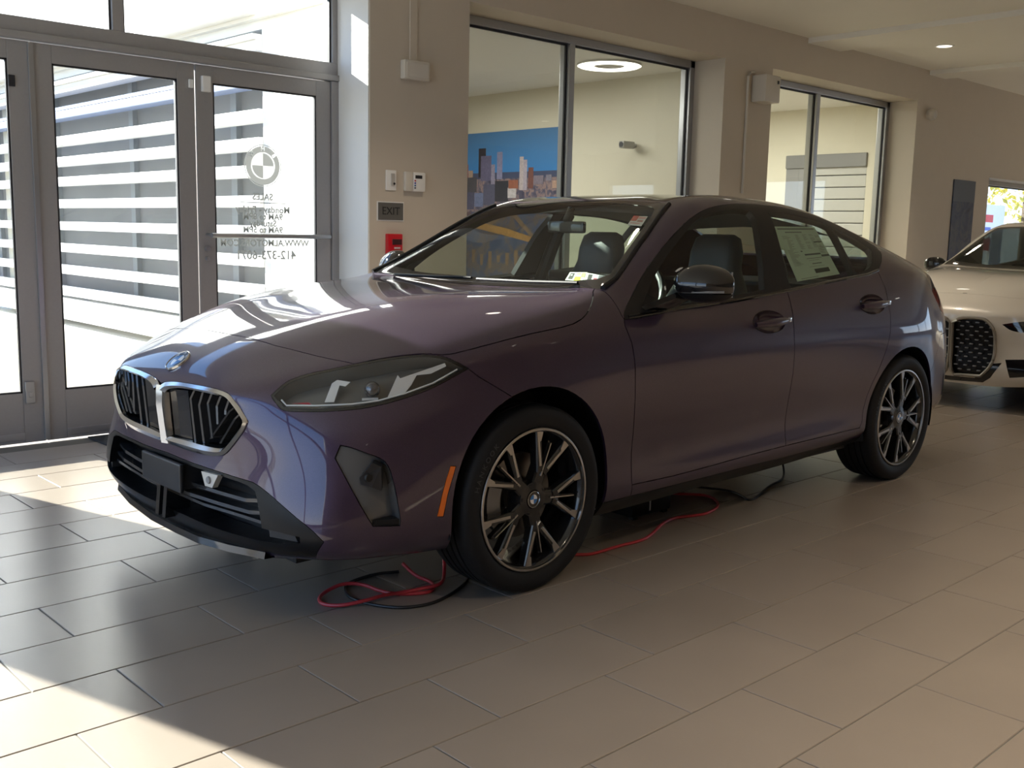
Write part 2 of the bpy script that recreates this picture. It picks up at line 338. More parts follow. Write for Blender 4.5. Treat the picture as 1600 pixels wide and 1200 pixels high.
# curb and dark glazing behind the louvres
MB().box(FX+.32,FX+.36,3.98,16,.42,2.74).build('dark_glazing',mat('dark_glazing',(.30,.30,.29),.5,noise=.2,scale=1.5,spec=.2),facade)
for i in range(6): MB().box(FX+.27,FX+.33,4.9+i*2.1,5.0+i*2.1,.42,2.74).build('glazing_bar',mat('grey_bar',(.33,.35,.36),.5),facade)
zs=[.50,.735,.97,1.205,1.44,1.675,1.885,2.10]
for z in zs: MB().box(FX-.03,FX+.10,3.985,16,z-.045,z+.045,.004).build('louvre',LOUV,facade)
MB().box(FX-.05,FX+.1,3.985,16,2.32,2.40,.006).box(FX-.05,FX+.1,3.985,16,2.405,2.44).build('gutter_rail',mat('blue_grey_metal',(.22,.28,.45),.5),facade)
MB().box(FX-.05,FX+.1,3.985,16,2.58,2.66,.006).box(FX-.08,FX+.1,3.985,16,2.66,2.70).build('eaves_trim',LOUV,facade)
MB().box(FX-.16,FX,3.985,16,2.84,2.92,.01).box(FX-.10,FX,3.985,16,2.92,2.98,.01).build('cornice',LOUV,facade)
MB().box(-2.0,-1.0,20,20.4,0,4).box(-14,-.6,24,24.4,0,3.2).build('wall_neighbour',mat('white_render_far',(.8,.78,.72),.7))
struct(bpy.data.objects['wall_neighbour'],'pale neighbouring building across the yard')
# ------------------------------------------------------------------ rooms behind the windows
struct(MB().box(1.95,16.9,2.75,13,-.08,-.02).build('floor_back_room',mat('back_floor',(.42,.38,.32),.35,noise=.06,scale=3)))
struct(MB().box(1.95,5.9,10.5,10.7,0,2.95).build('wall_back_room_end',CREAM))
rm=MB().box(5.75,5.9,2.75,10.5,0,3.1)
struct(rm.build('wall_back_room',CREAM),'cream inner wall carrying the skyline mural')
struct(MB().box(1.7,5.9,2.75,11,2.81,2.92).build('ceiling_back_room',WHITEP))
w2=MB().box(10.5,10.7,2.75,3.62,0,3.3).box(10.5,10.7,4.84,12,0,3.3).box(10.5,10.7,3.62,4.84,2.38,3.3).box(5.25,10.7,11.5,11.7,0,3.3)
struct(w2.build('wall_stair_room',CREAM),'cream inner wall with a shuttered opening')
struct(MB().box(5.25,10.7,2.75,12,3.0,3.1).build('ceiling_stair_room',WHITEP))
sh=empty('roller_shutter',(10.5,4.2,0),'grey slatted shutter in the cream wall seen through the second window','shutter')
SHM=mat('shutter_grey',(.52,.52,.49),.45,noise=.04,scale=20)
MB().box(10.58,10.62,3.62,4.84,0,2.38).build('backing',GASKET,sh).location=(-10.5,-4.2,0)  # black sheet added to block daylight so the slat gaps look dark
for i in range(14): MB().box(10.52,10.56,3.63,4.56,.16*i+.02,.16*i+.17,.012).build('slat',SHM,sh).location=(-10.5,-4.2,0)
MB().box(10.47,10.6,3.62,4.84,2.20,2.38,.01).build('shutter_box',mat('shutter_dark',(.20,.20,.20),.4),sh).location=(-10.5,-4.2,0)
MB().box(10.5,10.58,4.56,4.64,0,2.2,.004).box(10.5,10.53,4.64,4.84,0,2.2).build('guide_rail',mat('shutter_rail',(.27,.27,.27),.4),sh).location=(-10.5,-4.2,0)
# oval ceiling ring light of the mural room
rl=empty('ceiling_light',(5.0,3.32,2.79),'glowing ring-shaped ceiling light above the mural room','ceiling light')
GLOW=mat('lamp_glow',(1,1,1),.5,emit=(1,.95,.86),es=2.2)
MB().lathe([(.14,0),(.14,.018),(.30,.018),(.30,0)],40).build('housing',WHITEP,rl,True)
MB().lathe([(.165,-.002),(.165,-.008),(.28,-.008),(.28,-.002)],40,closed=True).build('glow_ring',GLOW,rl,True)
pl=bpy.data.lights.new('room_lamp','AREA'); pl.energy=70; pl.size=1.6; pl.color=(1,.95,.85); po=bpy.data.objects.new('room_lamp',pl); COL.objects.link(po); po.location=(3.6,4.8,2.76)
pl=bpy.data.lights.new('room_lamp','AREA'); pl.energy=130; pl.size=2; pl.color=(1,.96,.86); po=bpy.data.objects.new('room_lamp',pl); COL.objects.link(po); po.location=(8,5,2.95)
# outlines on the car body in metres
OL={
 'headlight':[(-0.828,-0.542,0.73),(-0.796,-0.545,0.756),(-0.764,-0.549,0.775),(-0.716,-0.574,0.793),(-0.657,-0.622,0.809),(-0.608,-0.655,0.822),(-0.535,-0.699,0.839),(-0.468,-0.738,0.849),(-0.411,-0.77,0.853),(-0.371,-0.796,0.849),(-0.345,-0.812,0.842),(-0.319,-0.829,0.827),(-0.282,-0.843,0.806),(-0.316,-0.839,0.792),(-0.366,-0.832,0.771),(-0.424,-0.822,0.749),(-0.484,-0.809,0.731),(-0.549,-0.79,0.715),(-0.606,-0.769,0.703),(-0.666,-0.739,0.695),(-0.733,-0.692,0.69),(-0.778,-0.648,0.688),(-0.813,-0.604,0.687),(-0.822,-0.587,0.693),(-0.828,-0.557,0.717)],
 'hl_in':[(-0.822,-0.552,0.729),(-0.792,-0.555,0.754),(-0.763,-0.562,0.771),(-0.719,-0.587,0.788),(-0.66,-0.633,0.804),(-0.614,-0.664,0.816),(-0.542,-0.708,0.833),(-0.475,-0.746,0.843),(-0.417,-0.776,0.847),(-0.377,-0.799,0.843),(-0.352,-0.814,0.836),(-0.325,-0.829,0.821),(-0.301,-0.839,0.807),(-0.325,-0.836,0.796),(-0.369,-0.829,0.778),(-0.423,-0.82,0.757),(-0.482,-0.806,0.739),(-0.547,-0.787,0.725),(-0.604,-0.766,0.712),(-0.664,-0.735,0.704),(-0.73,-0.687,0.698),(-0.775,-0.644,0.697),(-0.81,-0.602,0.696),(-0.815,-0.588,0.703),(-0.82,-0.565,0.72)],
 'grille_out':[(-0.936,0.001,0.704),(-0.931,-0.034,0.72),(-0.925,-0.102,0.728),(-0.92,-0.17,0.731),(-0.914,-0.27,0.733),(-0.906,-0.347,0.733),(-0.898,-0.408,0.726),(-0.893,-0.446,0.699),(-0.887,-0.474,0.672),(-0.883,-0.498,0.647),(-0.889,-0.49,0.62),(-0.899,-0.453,0.578),(-0.904,-0.406,0.537),(-0.907,-0.375,0.52),(-0.913,-0.293,0.508),(-0.916,-0.21,0.505),(-0.918,-0.121,0.504),(-0.918,-0.042,0.504),(-0.919,0.006,0.507)],
 'grille_in':[(-0.938,-0.039,0.684),(-0.936,-0.06,0.699),(-0.933,-0.116,0.71),(-0.929,-0.171,0.715),(-0.922,-0.284,0.717),(-0.906,-0.396,0.714),(-0.901,-0.42,0.709),(-0.891,-0.461,0.677),(-0.886,-0.488,0.65),(-0.89,-0.485,0.63),(-0.902,-0.444,0.588),(-0.907,-0.397,0.55),(-0.911,-0.362,0.542),(-0.918,-0.267,0.538),(-0.921,-0.161,0.537),(-0.922,-0.034,0.531),(-0.929,-0.035,0.573),(-0.937,-0.04,0.626)],
 'intake':[(-0.917,0.029,0.47),(-0.916,-0.133,0.463),(-0.907,-0.357,0.464),(-0.892,-0.487,0.461),(-0.883,-0.534,0.459),(-0.87,-0.607,0.433),(-0.852,-0.684,0.394),(-0.821,-0.754,0.351),(-0.795,-0.783,0.312),(-0.797,-0.743,0.254),(-0.869,-0.539,0.24),(-0.881,-0.422,0.227),(-0.883,-0.179,0.205),(-0.87,0.185,0.185)],
 'intake_in':[(-0.917,0.03,0.454),(-0.916,-0.132,0.45),(-0.907,-0.357,0.452),(-0.892,-0.495,0.448),(-0.886,-0.539,0.433),(-0.888,-0.563,0.384),(-0.888,-0.583,0.324),(-0.875,-0.638,0.327),(-0.842,-0.723,0.321),(-0.841,-0.722,0.302),(-0.873,-0.633,0.287),(-0.904,-0.42,0.275),(-0.912,-0.239,0.269),(-0.915,-0.099,0.271),(-0.914,0.047,0.268)],
 'vent':[(-0.74,-0.76,0.558),(-0.72,-0.76,0.595),(-0.697,-0.777,0.59),(-0.661,-0.804,0.573),(-0.622,-0.826,0.555),(-0.605,-0.836,0.541),(-0.595,-0.845,0.515),(-0.586,-0.856,0.465),(-0.579,-0.863,0.412),(-0.571,-0.867,0.36),(-0.573,-0.866,0.34),(-0.663,-0.849,0.351),(-0.668,-0.848,0.36),(-0.696,-0.831,0.418),(-0.721,-0.8,0.489)],
 'marker':[(-0.384,-0.881,0.505),(-0.364,-0.883,0.502),(-0.396,-0.883,0.416),(-0.412,-0.88,0.344),(-0.436,-0.879,0.348),(-0.416,-0.881,0.423),(-0.4,-0.881,0.469)],
 'dlo':[(0.472,-0.848,0.934),(0.485,-0.833,0.961),(0.591,-0.788,1.026),(0.706,-0.746,1.107),(0.824,-0.718,1.184),(0.944,-0.69,1.25),(1.06,-0.664,1.305),(1.185,-0.641,1.349),(1.308,-0.623,1.375),(1.459,-0.608,1.389),(1.616,-0.594,1.394),(1.773,-0.585,1.393),(2.009,-0.579,1.381),None,(2.45,-0.592,1.307),(2.566,-0.64,1.255),(2.64,-0.679,1.212),(2.65,-0.714,1.179),(2.548,-0.771,1.122),(2.475,-0.79,1.094),(2.347,-0.803,1.072),(2.003,-0.813,1.045),(1.647,-0.82,1.013),(1.43,-0.823,0.993),(1.228,-0.824,0.979),(0.85,-0.827,0.961),(0.56,-0.848,0.935)],
 'glassF':[(0.601,-0.829,0.965),(0.672,-0.79,1.028),(0.808,-0.745,1.139),(0.94,-0.714,1.218),(1.075,-0.678,1.291),(1.16,-0.661,1.324),(1.28,-0.645,1.352),(1.477,-0.628,1.37),(1.562,-0.633,1.363),(1.568,-0.663,1.326),(1.521,-0.718,1.238),(1.489,-0.764,1.136),(1.443,-0.81,1.021),(1.317,-0.812,1.009),(0.918,-0.814,0.981)],
 'glassR':[(1.717,-0.626,1.362),(1.948,-0.619,1.355),(2.183,-0.627,1.326),(2.247,-0.639,1.306),(2.225,-0.727,1.197),(2.221,-0.802,1.074),(2.009,-0.809,1.054),(1.654,-0.814,1.026),(1.638,-0.802,1.051),(1.662,-0.738,1.195)],
 'glassQ':[(2.267,-0.643,1.299),(2.433,-0.67,1.25),(2.537,-0.703,1.203),(2.536,-0.72,1.183),(2.43,-0.782,1.109),(2.278,-0.799,1.08),(2.252,-0.797,1.083),(2.245,-0.726,1.197)],
 'bar1':[(-0.92,0.017,0.378),(-0.918,-0.159,0.377),(-0.913,-0.326,0.383),(-0.903,-0.459,0.387),(-0.889,-0.547,0.401)],
 'bar2':[(-0.921,0.016,0.34),(-0.921,-0.093,0.337),(-0.915,-0.31,0.346),(-0.903,-0.477,0.352),(-0.891,-0.562,0.364)],
 'bar3':[(-0.921,0.02,0.306),(-0.919,-0.204,0.322),(-0.911,-0.397,0.331),(-0.89,-0.574,0.331)],
 'plate':[(-0.915,0.168,0.436),(-0.916,-0.127,0.45),(-0.92,-0.13,0.361),(-0.919,0.159,0.359)],
 'sensor':[(-0.913,-0.259,0.448),(-0.907,-0.359,0.453),(-0.911,-0.324,0.408),(-0.913,-0.284,0.408)],
 'slats_top':[(-0.929,-0.201,0.71),(-0.926,-0.254,0.711),(-0.921,-0.305,0.712),(-0.915,-0.356,0.713),(-0.907,-0.397,0.71)],
 'slats_mid':[(-0.934,-0.183,0.681),(-0.931,-0.237,0.667),(-0.926,-0.287,0.679),(-0.92,-0.336,0.676),(-0.913,-0.379,0.668)],
 'slats_bot':[(-0.921,-0.183,0.537),(-0.919,-0.24,0.539),(-0.92,-0.299,0.566),(-0.921,-0.34,0.618),(-0.914,-0.38,0.654)],
 'diag':[(-0.92,-0.287,0.561),(-0.909,-0.399,0.667),(-0.895,-0.442,0.698),(-0.914,-0.342,0.555),(-0.905,-0.425,0.646),(-0.89,-0.46,0.68),(-0.909,-0.388,0.555),(-0.898,-0.459,0.627),(-0.888,-0.481,0.653)],
 'drl1':[(-0.724,-0.678,0.717),(-0.687,-0.663,0.771),(-0.67,-0.667,0.781),(-0.643,-0.699,0.776),(-0.66,-0.697,0.763),(-0.672,-0.683,0.766),(-0.702,-0.697,0.718)],
 'drl2':[(-0.559,-0.779,0.73),(-0.515,-0.772,0.796),(-0.51,-0.779,0.786),(-0.36,-0.816,0.828),(-0.358,-0.821,0.818),(-0.414,-0.812,0.797),(-0.459,-0.797,0.794),(-0.481,-0.798,0.764),(-0.507,-0.797,0.74),(-0.52,-0.793,0.736)],
 'drl3':[(-0.813,-0.576,0.719),(-0.808,-0.597,0.704),(-0.743,-0.669,0.707),(-0.661,-0.732,0.712),(-0.586,-0.77,0.721),(-0.503,-0.798,0.74),(-0.412,-0.82,0.767),(-0.323,-0.834,0.806)],
 'proj':[(-0.596,-0.748,0.755),(-0.614,-0.737,0.755),(-0.588,-0.737,0.783)],
 'paper':[(1.71,-0.677,1.3),(2.168,-0.632,1.322),(2.116,-0.796,1.083),(1.732,-0.803,1.054),(1.729,-0.767,1.135),(1.723,-0.736,1.198),(1.691,-0.736,1.198)],
 'stick_yellow':[(0.617,-0.423,1.092),(0.605,-0.531,1.096),(0.524,-0.595,1.065),(0.559,-0.453,1.062)],
 'stick_white':[(0.602,-0.535,1.094),(0.561,-0.674,1.088),(0.507,-0.706,1.063),(0.524,-0.595,1.065)],
 'stick_red':[(0.964,-0.458,1.327),(0.965,-0.533,1.326),(0.893,-0.559,1.284),(0.895,-0.482,1.289)],
}
# ------------------------------------------------------------------ car body: control cage and smooth surface
# ---- body cage: columns F0..F3 (nose), S1..S12 (side, S12 = tail corner), R1..R3 (tail)
ROWS=[
 # r0 sill bottom
 [(-.870,0,.185),(-.868,.235,.185),(-.845,.47,.20),(-.765,.67,.222),(-.60,.79,.225),(-.28,.83,.212),(.05,.845,.21),(.45,.835,.20),(.85,.83,.205),(1.25,.83,.21),(1.65,.83,.215),(2.1,.825,.23),(2.5,.815,.24),(2.85,.80,.25),(3.13,.765,.26),(3.32,.69,.265),(3.47,.45,.265),(3.52,.23,.265),(3.525,0,.265)],
 # r1
 [(-.915,0,.27),(-.912,.24,.27),(-.895,.49,.27),(-.83,.72,.27),(-.64,.843,.27),(-.28,.874,.28),(.05,.876,.28),(.45,.874,.28),(.85,.876,.285),(1.25,.876,.29),(1.65,.876,.295),(2.1,.876,.305),(2.5,.875,.31),(2.85,.87,.32),(3.13,.832,.33),(3.36,.755,.34),(3.55,.5,.34),(3.58,.25,.34),(3.585,0,.34)],
 # r2
 [(-.92,0,.38),(-.916,.24,.38),(-.90,.49,.38),(-.835,.725,.38),(-.645,.852,.385),(-.28,.888,.40),(.05,.890,.41),(.45,.870,.41),(.85,.866,.41),(1.25,.866,.41),(1.65,.866,.415),(2.1,.872,.42),(2.5,.888,.42),(2.85,.886,.42),(3.13,.852,.43),(3.375,.772,.44),(3.57,.52,.45),(3.605,.26,.45),(3.61,0,.45)],
 # r3
 [(-.918,0,.50),(-.915,.23,.50),(-.893,.465,.50),(-.815,.70,.50),(-.62,.836,.52),(-.28,.887,.55),(.05,.897,.57),(.45,.884,.58),(.85,.881,.58),(1.25,.881,.58),(1.65,.882,.585),(2.1,.886,.59),(2.5,.901,.60),(2.85,.896,.60),(3.13,.857,.60),(3.375,.772,.60),(3.56,.52,.60),(3.59,.26,.60),(3.60,0,.60)],
 # r4 shoulder crease
 [(-.935,0,.61),(-.93,.23,.61),(-.90,.455,.61),(-.80,.668,.615),(-.60,.805,.645),(-.28,.872,.685),(.05,.894,.73),(.45,.889,.765),(.85,.892,.765),(1.25,.896,.77),(1.65,.897,.775),(2.1,.897,.785),(2.5,.902,.79),(2.85,.897,.785),(3.13,.845,.78),(3.37,.752,.77),(3.52,.5,.78),(3.555,.25,.79),(3.56,0,.79)],
 # r5
 [(-.938,0,.69),(-.931,.22,.69),(-.895,.44,.69),(-.785,.635,.695),(-.575,.765,.74),(-.28,.845,.80),(.05,.868,.85),(.45,.862,.90),(.85,.868,.895),(1.25,.87,.90),(1.65,.868,.91),(2.1,.862,.925),(2.5,.864,.93),(2.85,.858,.93),(3.13,.812,.915),(3.345,.73,.90),(3.49,.5,.925),(3.535,.25,.94),(3.54,0,.945)],
 # r6 front edge / hood edge / belt line / tail edge
 [(-.915,0,.745),(-.906,.22,.745),(-.873,.425,.745),(-.765,.59,.755),(-.565,.705,.825),(-.28,.770,.893),(.05,.785,.955),(.475,.765,1.033),(.85,.812,.985),(1.25,.814,1.0),(1.65,.814,1.025),(2.1,.808,1.06),(2.5,.802,1.075),(2.85,.80,1.065),(3.13,.765,1.03),(3.35,.685,.985),(3.50,.5,1.04),(3.545,.25,1.06),(3.55,0,1.065)],
]
# rail line e for S5..S11, mid line
MID=[(.84,.757,1.12),(1.22,.727,1.215),(1.65,.715,1.24),(2.1,.706,1.235),(2.5,.708,1.20),(2.85,.717,1.147),(3.15,.722,1.078)]
RAIL=[(.84,.655,1.235),(1.19,.595,1.385),(1.65,.575,1.405),(2.1,.575,1.375),(2.5,.588,1.298),(2.85,.607,1.206),(3.15,.645,1.102)]
# top lines (c0 centre, c2, c1) at hood stations S1..S4 then S5..S11
TOP=[[(-.80,0,.825),(-.785,.22,.828),(-.70,.44,.832)],
 [(-.52,0,.930),(-.51,.23,.933),(-.44,.47,.938)],
 [(-.10,0,1.000),(-.09,.24,1.004),(-.04,.50,1.007)],
 [(.478,0,1.017),(.479,.25,1.021),(.477,.52,1.031)],
 [(.76,0,1.20),(.765,.24,1.205),(.785,.45,1.217)],
 [(1.12,0,1.388),(1.125,.22,1.39),(1.14,.41,1.392)],
 [(1.60,0,1.44),(1.60,.22,1.438),(1.61,.41,1.43)],
 [(2.10,0,1.418),(2.10,.22,1.415),(2.10,.41,1.407)],
 [(2.52,0,1.34),(2.52,.22,1.337),(2.515,.41,1.329)],
 [(2.92,0,1.215),(2.915,.22,1.213),(2.90,.41,1.207)],
 [(3.28,0,1.118),(3.275,.23,1.116),(3.24,.45,1.112)]]
CREASE={4:.35}
def build_master(levels=4):
    V=[];idx={};F=[]
    def v(p,side):
        k=(round(p[0],5),round(p[1]*side,5),round(p[2],5))
        if k not in idx: idx[k]=len(V); V.append(k)
        return idx[k]
    crs=[]
    for sd in (-1,1):
        def quad(*ps):
            ids=[]
            for p in ps:
                i=v(p,sd)
                if i not in ids: ids.append(i)
            F.append(ids if sd<0 else ids[::-1])
        for r in range(6):
            for c in range(18):
                quad(ROWS[r][c],ROWS[r][c+1],ROWS[r+1][c+1],ROWS[r+1][c])
        for r,w in CREASE.items():
            for c in range(4,15): crs.append((v(ROWS[r][c],sd),v(ROWS[r][c+1],sd),w))
        R6=ROWS[6]
        cw=TOP[3]+[R6[7]]
        for k in range(3): crs.append((v(cw[k],sd),v(cw[k+1],sd),.75))
        front=R6[0:4]; tail=[R6[18],R6[17],R6[16],R6[15]]
        lines=[front]
        for i in range(4): lines.append(TOP[i]+[R6[4+i]])
        for i in range(7): lines.append(TOP[4+i]+[RAIL[i]])
        lines.append(tail)
        for a,b in zip(lines[:-1],lines[1:]):
            for k in range(3): quad(a[k],a[k+1],b[k+1],b[k])
        V0=R6[7];V1=R6[15];B=R6[8:15]
        quad(V0,B[0],MID[0],RAIL[0]); quad(B[6],V1,RAIL[6],MID[6])
        for k in range(6):
            quad(B[k],B[k+1],MID[k+1],MID[k]); quad(MID[k],MID[k+1],RAIL[k+1],RAIL[k])
    tgt=np.array(V,float)
    me=bpy.data.meshes.new('m'); 
    cur=tgt.copy()
    me.from_pydata(cur.tolist(),[],F)
    bm=bmesh.new(); bm.from_mesh(me); bmesh.ops.recalc_face_normals(bm,faces=bm.faces[:])
    bm.verts.ensure_lookup_table()
    cl=bm.edges.layers.float.new('crease_edge')
    for a,b,w in crs:
        e=bm.edges.get((bm.verts[a],bm.verts[b]))
        if e: e[cl]=w
    bm.to_mesh(me); bm.free()
    o=bpy.data.objects.new('m',me); bpy.context.scene.collection.objects.link(o)
    m=o.modifiers.new('s','SUBSURF'); m.levels=1; m.render_levels=1; m.use_limit_surface=True; m.boundary_smooth='ALL'
    def ev():
        dg=bpy.context.evaluated_depsgraph_get(); dg.update()
        return bpy.data.meshes.new_from_object(o.evaluated_get(dg))
    n=len(V)
    for it in range(8):
        e=ev(); co=np.empty(len(e.vertices)*3); e.vertices.foreach_get('co',co); bpy.data.meshes.remove(e)
        co=co.reshape(-1,3)[:n]
        cur+= .9*(tgt-co); me.vertices.foreach_set('co',cur.ravel()); me.update()
    m.levels=levels; e=ev(); bpy.data.objects.remove(o)
    return e
# ------------------------------------------------------------------ cutting the smooth surface into panels
def smooth_poly(P,closed=True,it=2,lim=42):
    P=[Vector(p) for p in P if p is not None]
    for _ in range(it):
        Q=[];n=len(P)
        for i,p in enumerate(P):
            if not closed and i in (0,n-1): Q.append(p); continue
            a,b=P[(i-1)%n],P[(i+1)%n]
            u,w=(p-a),(b-p)
            if u.length<1e-6 or w.length<1e-6: continue
            if math.degrees(u.angle(w))>lim: Q.append(p)
            else: Q+= [p.lerp(a,.22),p.lerp(b,.22)]
        P=Q
    return P
def frame_of(d):
    d=Vector(d).normalized(); u=Vector((0,0,1)) if abs(d.z)<.9 else Vector((1,0,0))
    e1=d.cross(u).normalized(); e2=e1.cross(d); return d,e1,e2
def inside(x,y,poly):
    r=False; j=len(poly)-1
    for i in range(len(poly)):
        xi,yi=poly[i]; xj,yj=poly[j]
        if (yi>y)!=(yj>y) and x<(xj-xi)*(y-yi)/(yj-yi)+xi: r=not r
        j=i
    return r
class Shell:
    """near half (y<=0) of the body surface as one bmesh whose faces get panel numbers"""
    def __init__(s,me,keep_far=False):
        s.bm=bmesh.new(); s.bm.from_mesh(me)
        s.N=s.bm.verts.layers.float_vector.new('nrm'); s.ID=s.bm.faces.layers.int.new('pid')
        for v in s.bm.verts: v[s.N]=v.normal
        bmesh.ops.delete(s.bm,geom=[v for v in s.bm.verts if v.co.y>1e-4],context='VERTS')
        for v in s.bm.verts:
            if abs(v.co.y)<1e-4: v.co.y=0
    def facing(s,f,d,lim):
        n=Vector((0,0,0))
        for v in f.verts: n+=v[s.N]
        return n.normalized().dot(d)<lim
    def knife(s,pts,d,closed=True,depth=.4,lim=.12):
        d=Vector(d).normalized(); P=[Vector(p) for p in pts]
        c=sum(P,Vector())/len(P); R=max((p-c).length for p in P)+.06
        loc=set(); R2=R*R; M=max(depth,R)
        for f in s.bm.faces:
            r=f.verts[0].co-c; a=r.dot(d)
            if abs(a)<M and r.length_squared-a*a<R2 and s.facing(f,d,lim): loc.add(f)
        n=len(P)
        for i in range(n if closed else n-1):
            p,q=P[i],P[(i+1)%n]; e=q-p; e=e-d*e.dot(d); L=e.length
            if L<1e-5: continue
            e/=L; nn=e.cross(d).normalized(); hit=[]
            loc={f for f in loc if f.is_valid}
            for f in loc:
                lo=hi=0; t0=1e9;t1=-1e9
                for v in f.verts:
                    r=v.co-p; a=r.dot(nn); t=r.dot(e)
                    lo=min(lo,a);hi=max(hi,a);t0=min(t0,t);t1=max(t1,t)
                if lo<-1e-5 and hi>1e-5 and t1>-1e-5 and t0<L+1e-5: hit.append(f)
            if not hit: continue
            g=set(hit)
            for f in hit: g.update(f.edges); g.update(f.verts)
            r=bmesh.ops.bisect_plane(s.bm,geom=list(g),dist=2e-4,plane_co=p,plane_no=nn)
            for x in r['geom']:
                if isinstance(x,bmesh.types.BMFace): loc.add(x)
    def assign(s,pid,pts,d,only=(0,),lim=.12,zone=None):
        d,e1,e2=frame_of(d); P=[Vector(p) for p in pts]; Q=[(p.dot(e1),p.dot(e2)) for p in P]
        x0=min(q[0] for q in Q);x1=max(q[0] for q in Q);y0=min(q[1] for q in Q);y1=max(q[1] for q in Q)
        for f in s.bm.faces:
            if f[s.ID] not in only: continue
            c=f.calc_center_median(); a,b=c.dot(e1),c.dot(e2)
            if a<x0 or a>x1 or b<y0 or b>y1: continue
            if zone and not zone(c): continue
            if s.facing(f,d,lim) and inside(a,b,Q): f[s.ID]=pid
    def cut(s,pid,pts,d,only=(0,),sm=True,lim=.12,zone=None,it=2):
        P=smooth_poly(pts,True,it) if sm else [Vector(p) for p in pts]
        s.knife(P,d,lim=lim); s.assign(pid,P,d,only,lim,zone); return P
    def clean(s): bmesh.ops.remove_doubles(s.bm,verts=s.bm.verts[:],dist=4e-4)
    def panel(s,name,ids,m,parent,side='both',gap=.0016,flange=.012,off=None,fvec=None,wall=False):
        """side: both (welded across the centre), near, far"""
        faces=[f for f in s.bm.faces if f[s.ID] in ids]
        V=[];NR=[];idx={}
        for f in faces:
            for v in f.verts:
                if v not in idx: idx[v]=len(V); V.append(v.co.copy()); NR.append(v[s.N].normalized())
        FS=[[idx[v] for v in f.verts] for f in faces]; fset=set(faces)
        bnd=[];inw={}
        for f in faces:
            for l in f.loops:
                e=l.edge
                if sum(1 for g in e.link_faces if g in fset)==1:
                    a,b=l.vert,l.link_loop_next.vert
                    if abs(a.co.y)<1e-4 and abs(b.co.y)<1e-4 and side=='both': continue
                    bnd.append((idx[a],idx[b]))
                    t=(b.co-a.co); nr=(a[s.N]+b[s.N]); w=nr.cross(t)
                    if w.length>1e-9:
                        w.normalize()
                        for v in (a,b): inw[idx[v]]=inw.get(idx[v],Vector((0,0,0)))+w
        base=[p.copy() for p in V]
        if gap:
            for i,w in inw.items():
                if w.length>.2:
                    y0=V[i].y; V[i]=V[i]+w.normalized()*gap
                    if abs(y0)<1e-4 and side=='both': V[i].y=0
        rim=[p.copy() for p in V]
        if off is not None:
            V=[p-NR[i]*(off(p) if callable(off) else off) for i,p in enumerate(V)]
        verts=list(V); nl=[]; faces_out=[list(f) for f in FS]; ln=[[NR[i] for i in f] for f in FS]
        if flange or wall:
            dup={}
            def g(i,k):
                if (i,k) not in dup:
                    if wall: q=V[i] if k==0 else rim[i]
                    else:
                        q=V[i] if k==0 else V[i]+(Vector(fvec) if fvec else -NR[i]*flange)
                    if k==0: dup[(i,k)]=i
                    else: dup[(i,k)]=len(verts); verts.append(q.copy())
                return dup[(i,k)]
            for a,b in bnd:
                q=[g(b,0),g(a,0),g(a,1),g(b,1)]
                n=(verts[q[1]]-verts[q[0]]).cross(verts[q[3]]-verts[q[0]])
                n=n.normalized() if n.length>1e-12 else NR[a]
                faces_out.append(q); ln.append([n]*4)
        out_v=[];out_f=[];out_n=[]
        weld={}
        def emit(sg):
            mp=[]
            for p in verts:
                key=None
                if side=='both' and abs(p.y)<1e-5:
                    key=len(mp)
                    if key in weld: mp.append(weld[key]); continue
                    weld[key]=len(out_v)
                mp.append(len(out_v)); out_v.append((p.x,p.y*sg,p.z))
            for f,nn in zip(faces_out,ln):
                ff=[mp[i] for i in f]; n2=[(n.x,n.y*sg,n.z) for n in nn]
                if sg<0: ff=ff[::-1]; n2=n2[::-1]
                out_f.append(ff); out_n.extend(n2)
        if side in('both','near'): emit(1)
        if side in('both','far'): emit(-1)
        me=bpy.data.meshes.new(name); me.from_pydata(out_v,[],out_f)
        me.polygons.foreach_set('use_smooth',[True]*len(me.polygons))
        me.normals_split_custom_set(out_n); me.update()
        return obj(name,me,m,parent)
def sample(pts,n):
    P=[Vector(p) for p in pts]; L=[0]
    for a,b in zip(P[:-1],P[1:]): L.append(L[-1]+(b-a).length)
    out=[]
    for k in range(n):
        t=L[-1]*k/(n-1); i=max(j for j in range(len(L)) if L[j]<=t+1e-9); i=min(i,len(P)-2)
        out.append(P[i].lerp(P[i+1],(t-L[i])/max(1e-9,L[i+1]-L[i])))
    return out
def mir(p): return Vector((p[0],-p[1],p[2]))
# ------------------------------------------------------------------ car materials
def paint_material():
    m=mat('purple_metallic_paint',(.07,.04,.085),.42,metal=.6,coat=1.0)
    m.node_tree.nodes['Principled BSDF'].inputs['Coat IOR'].default_value=1.6
    n=m.node_tree; b=n.nodes['Principled BSDF']
    t=n.nodes.new('ShaderNodeTexCoord'); v=n.nodes.new('ShaderNodeTexVoronoi'); v.inputs['Scale'].default_value=1400
    mx=n.nodes.new('ShaderNodeMix'); mx.data_type='RGBA'; mx.inputs[6].default_value=(.031,.0165,.040,1); mx.inputs[7].default_value=(.064,.036,.083,1)
    n.links.new(t.outputs['Object'],v.inputs['Vector']); n.links.new(v.outputs['Color'],mx.inputs[0]); n.links.new(mx.outputs[2],b.inputs['Base Color'])
    return m
PAINT=paint_material()
GBLACK=mat('gloss_black',(.008,.008,.009),.06,coat=.6)
SBLACK=mat('satin_black',(.010,.010,.011),.38,spec=.3)
PLAST=mat('dark_plastic',(.022,.022,.025),.5)
CHROME=mat('satin_chrome',(.72,.73,.74),.14,metal=1)
MACH=mat('machined_alloy',(.50,.48,.46),.28,metal=1,noise=.06,scale=200)
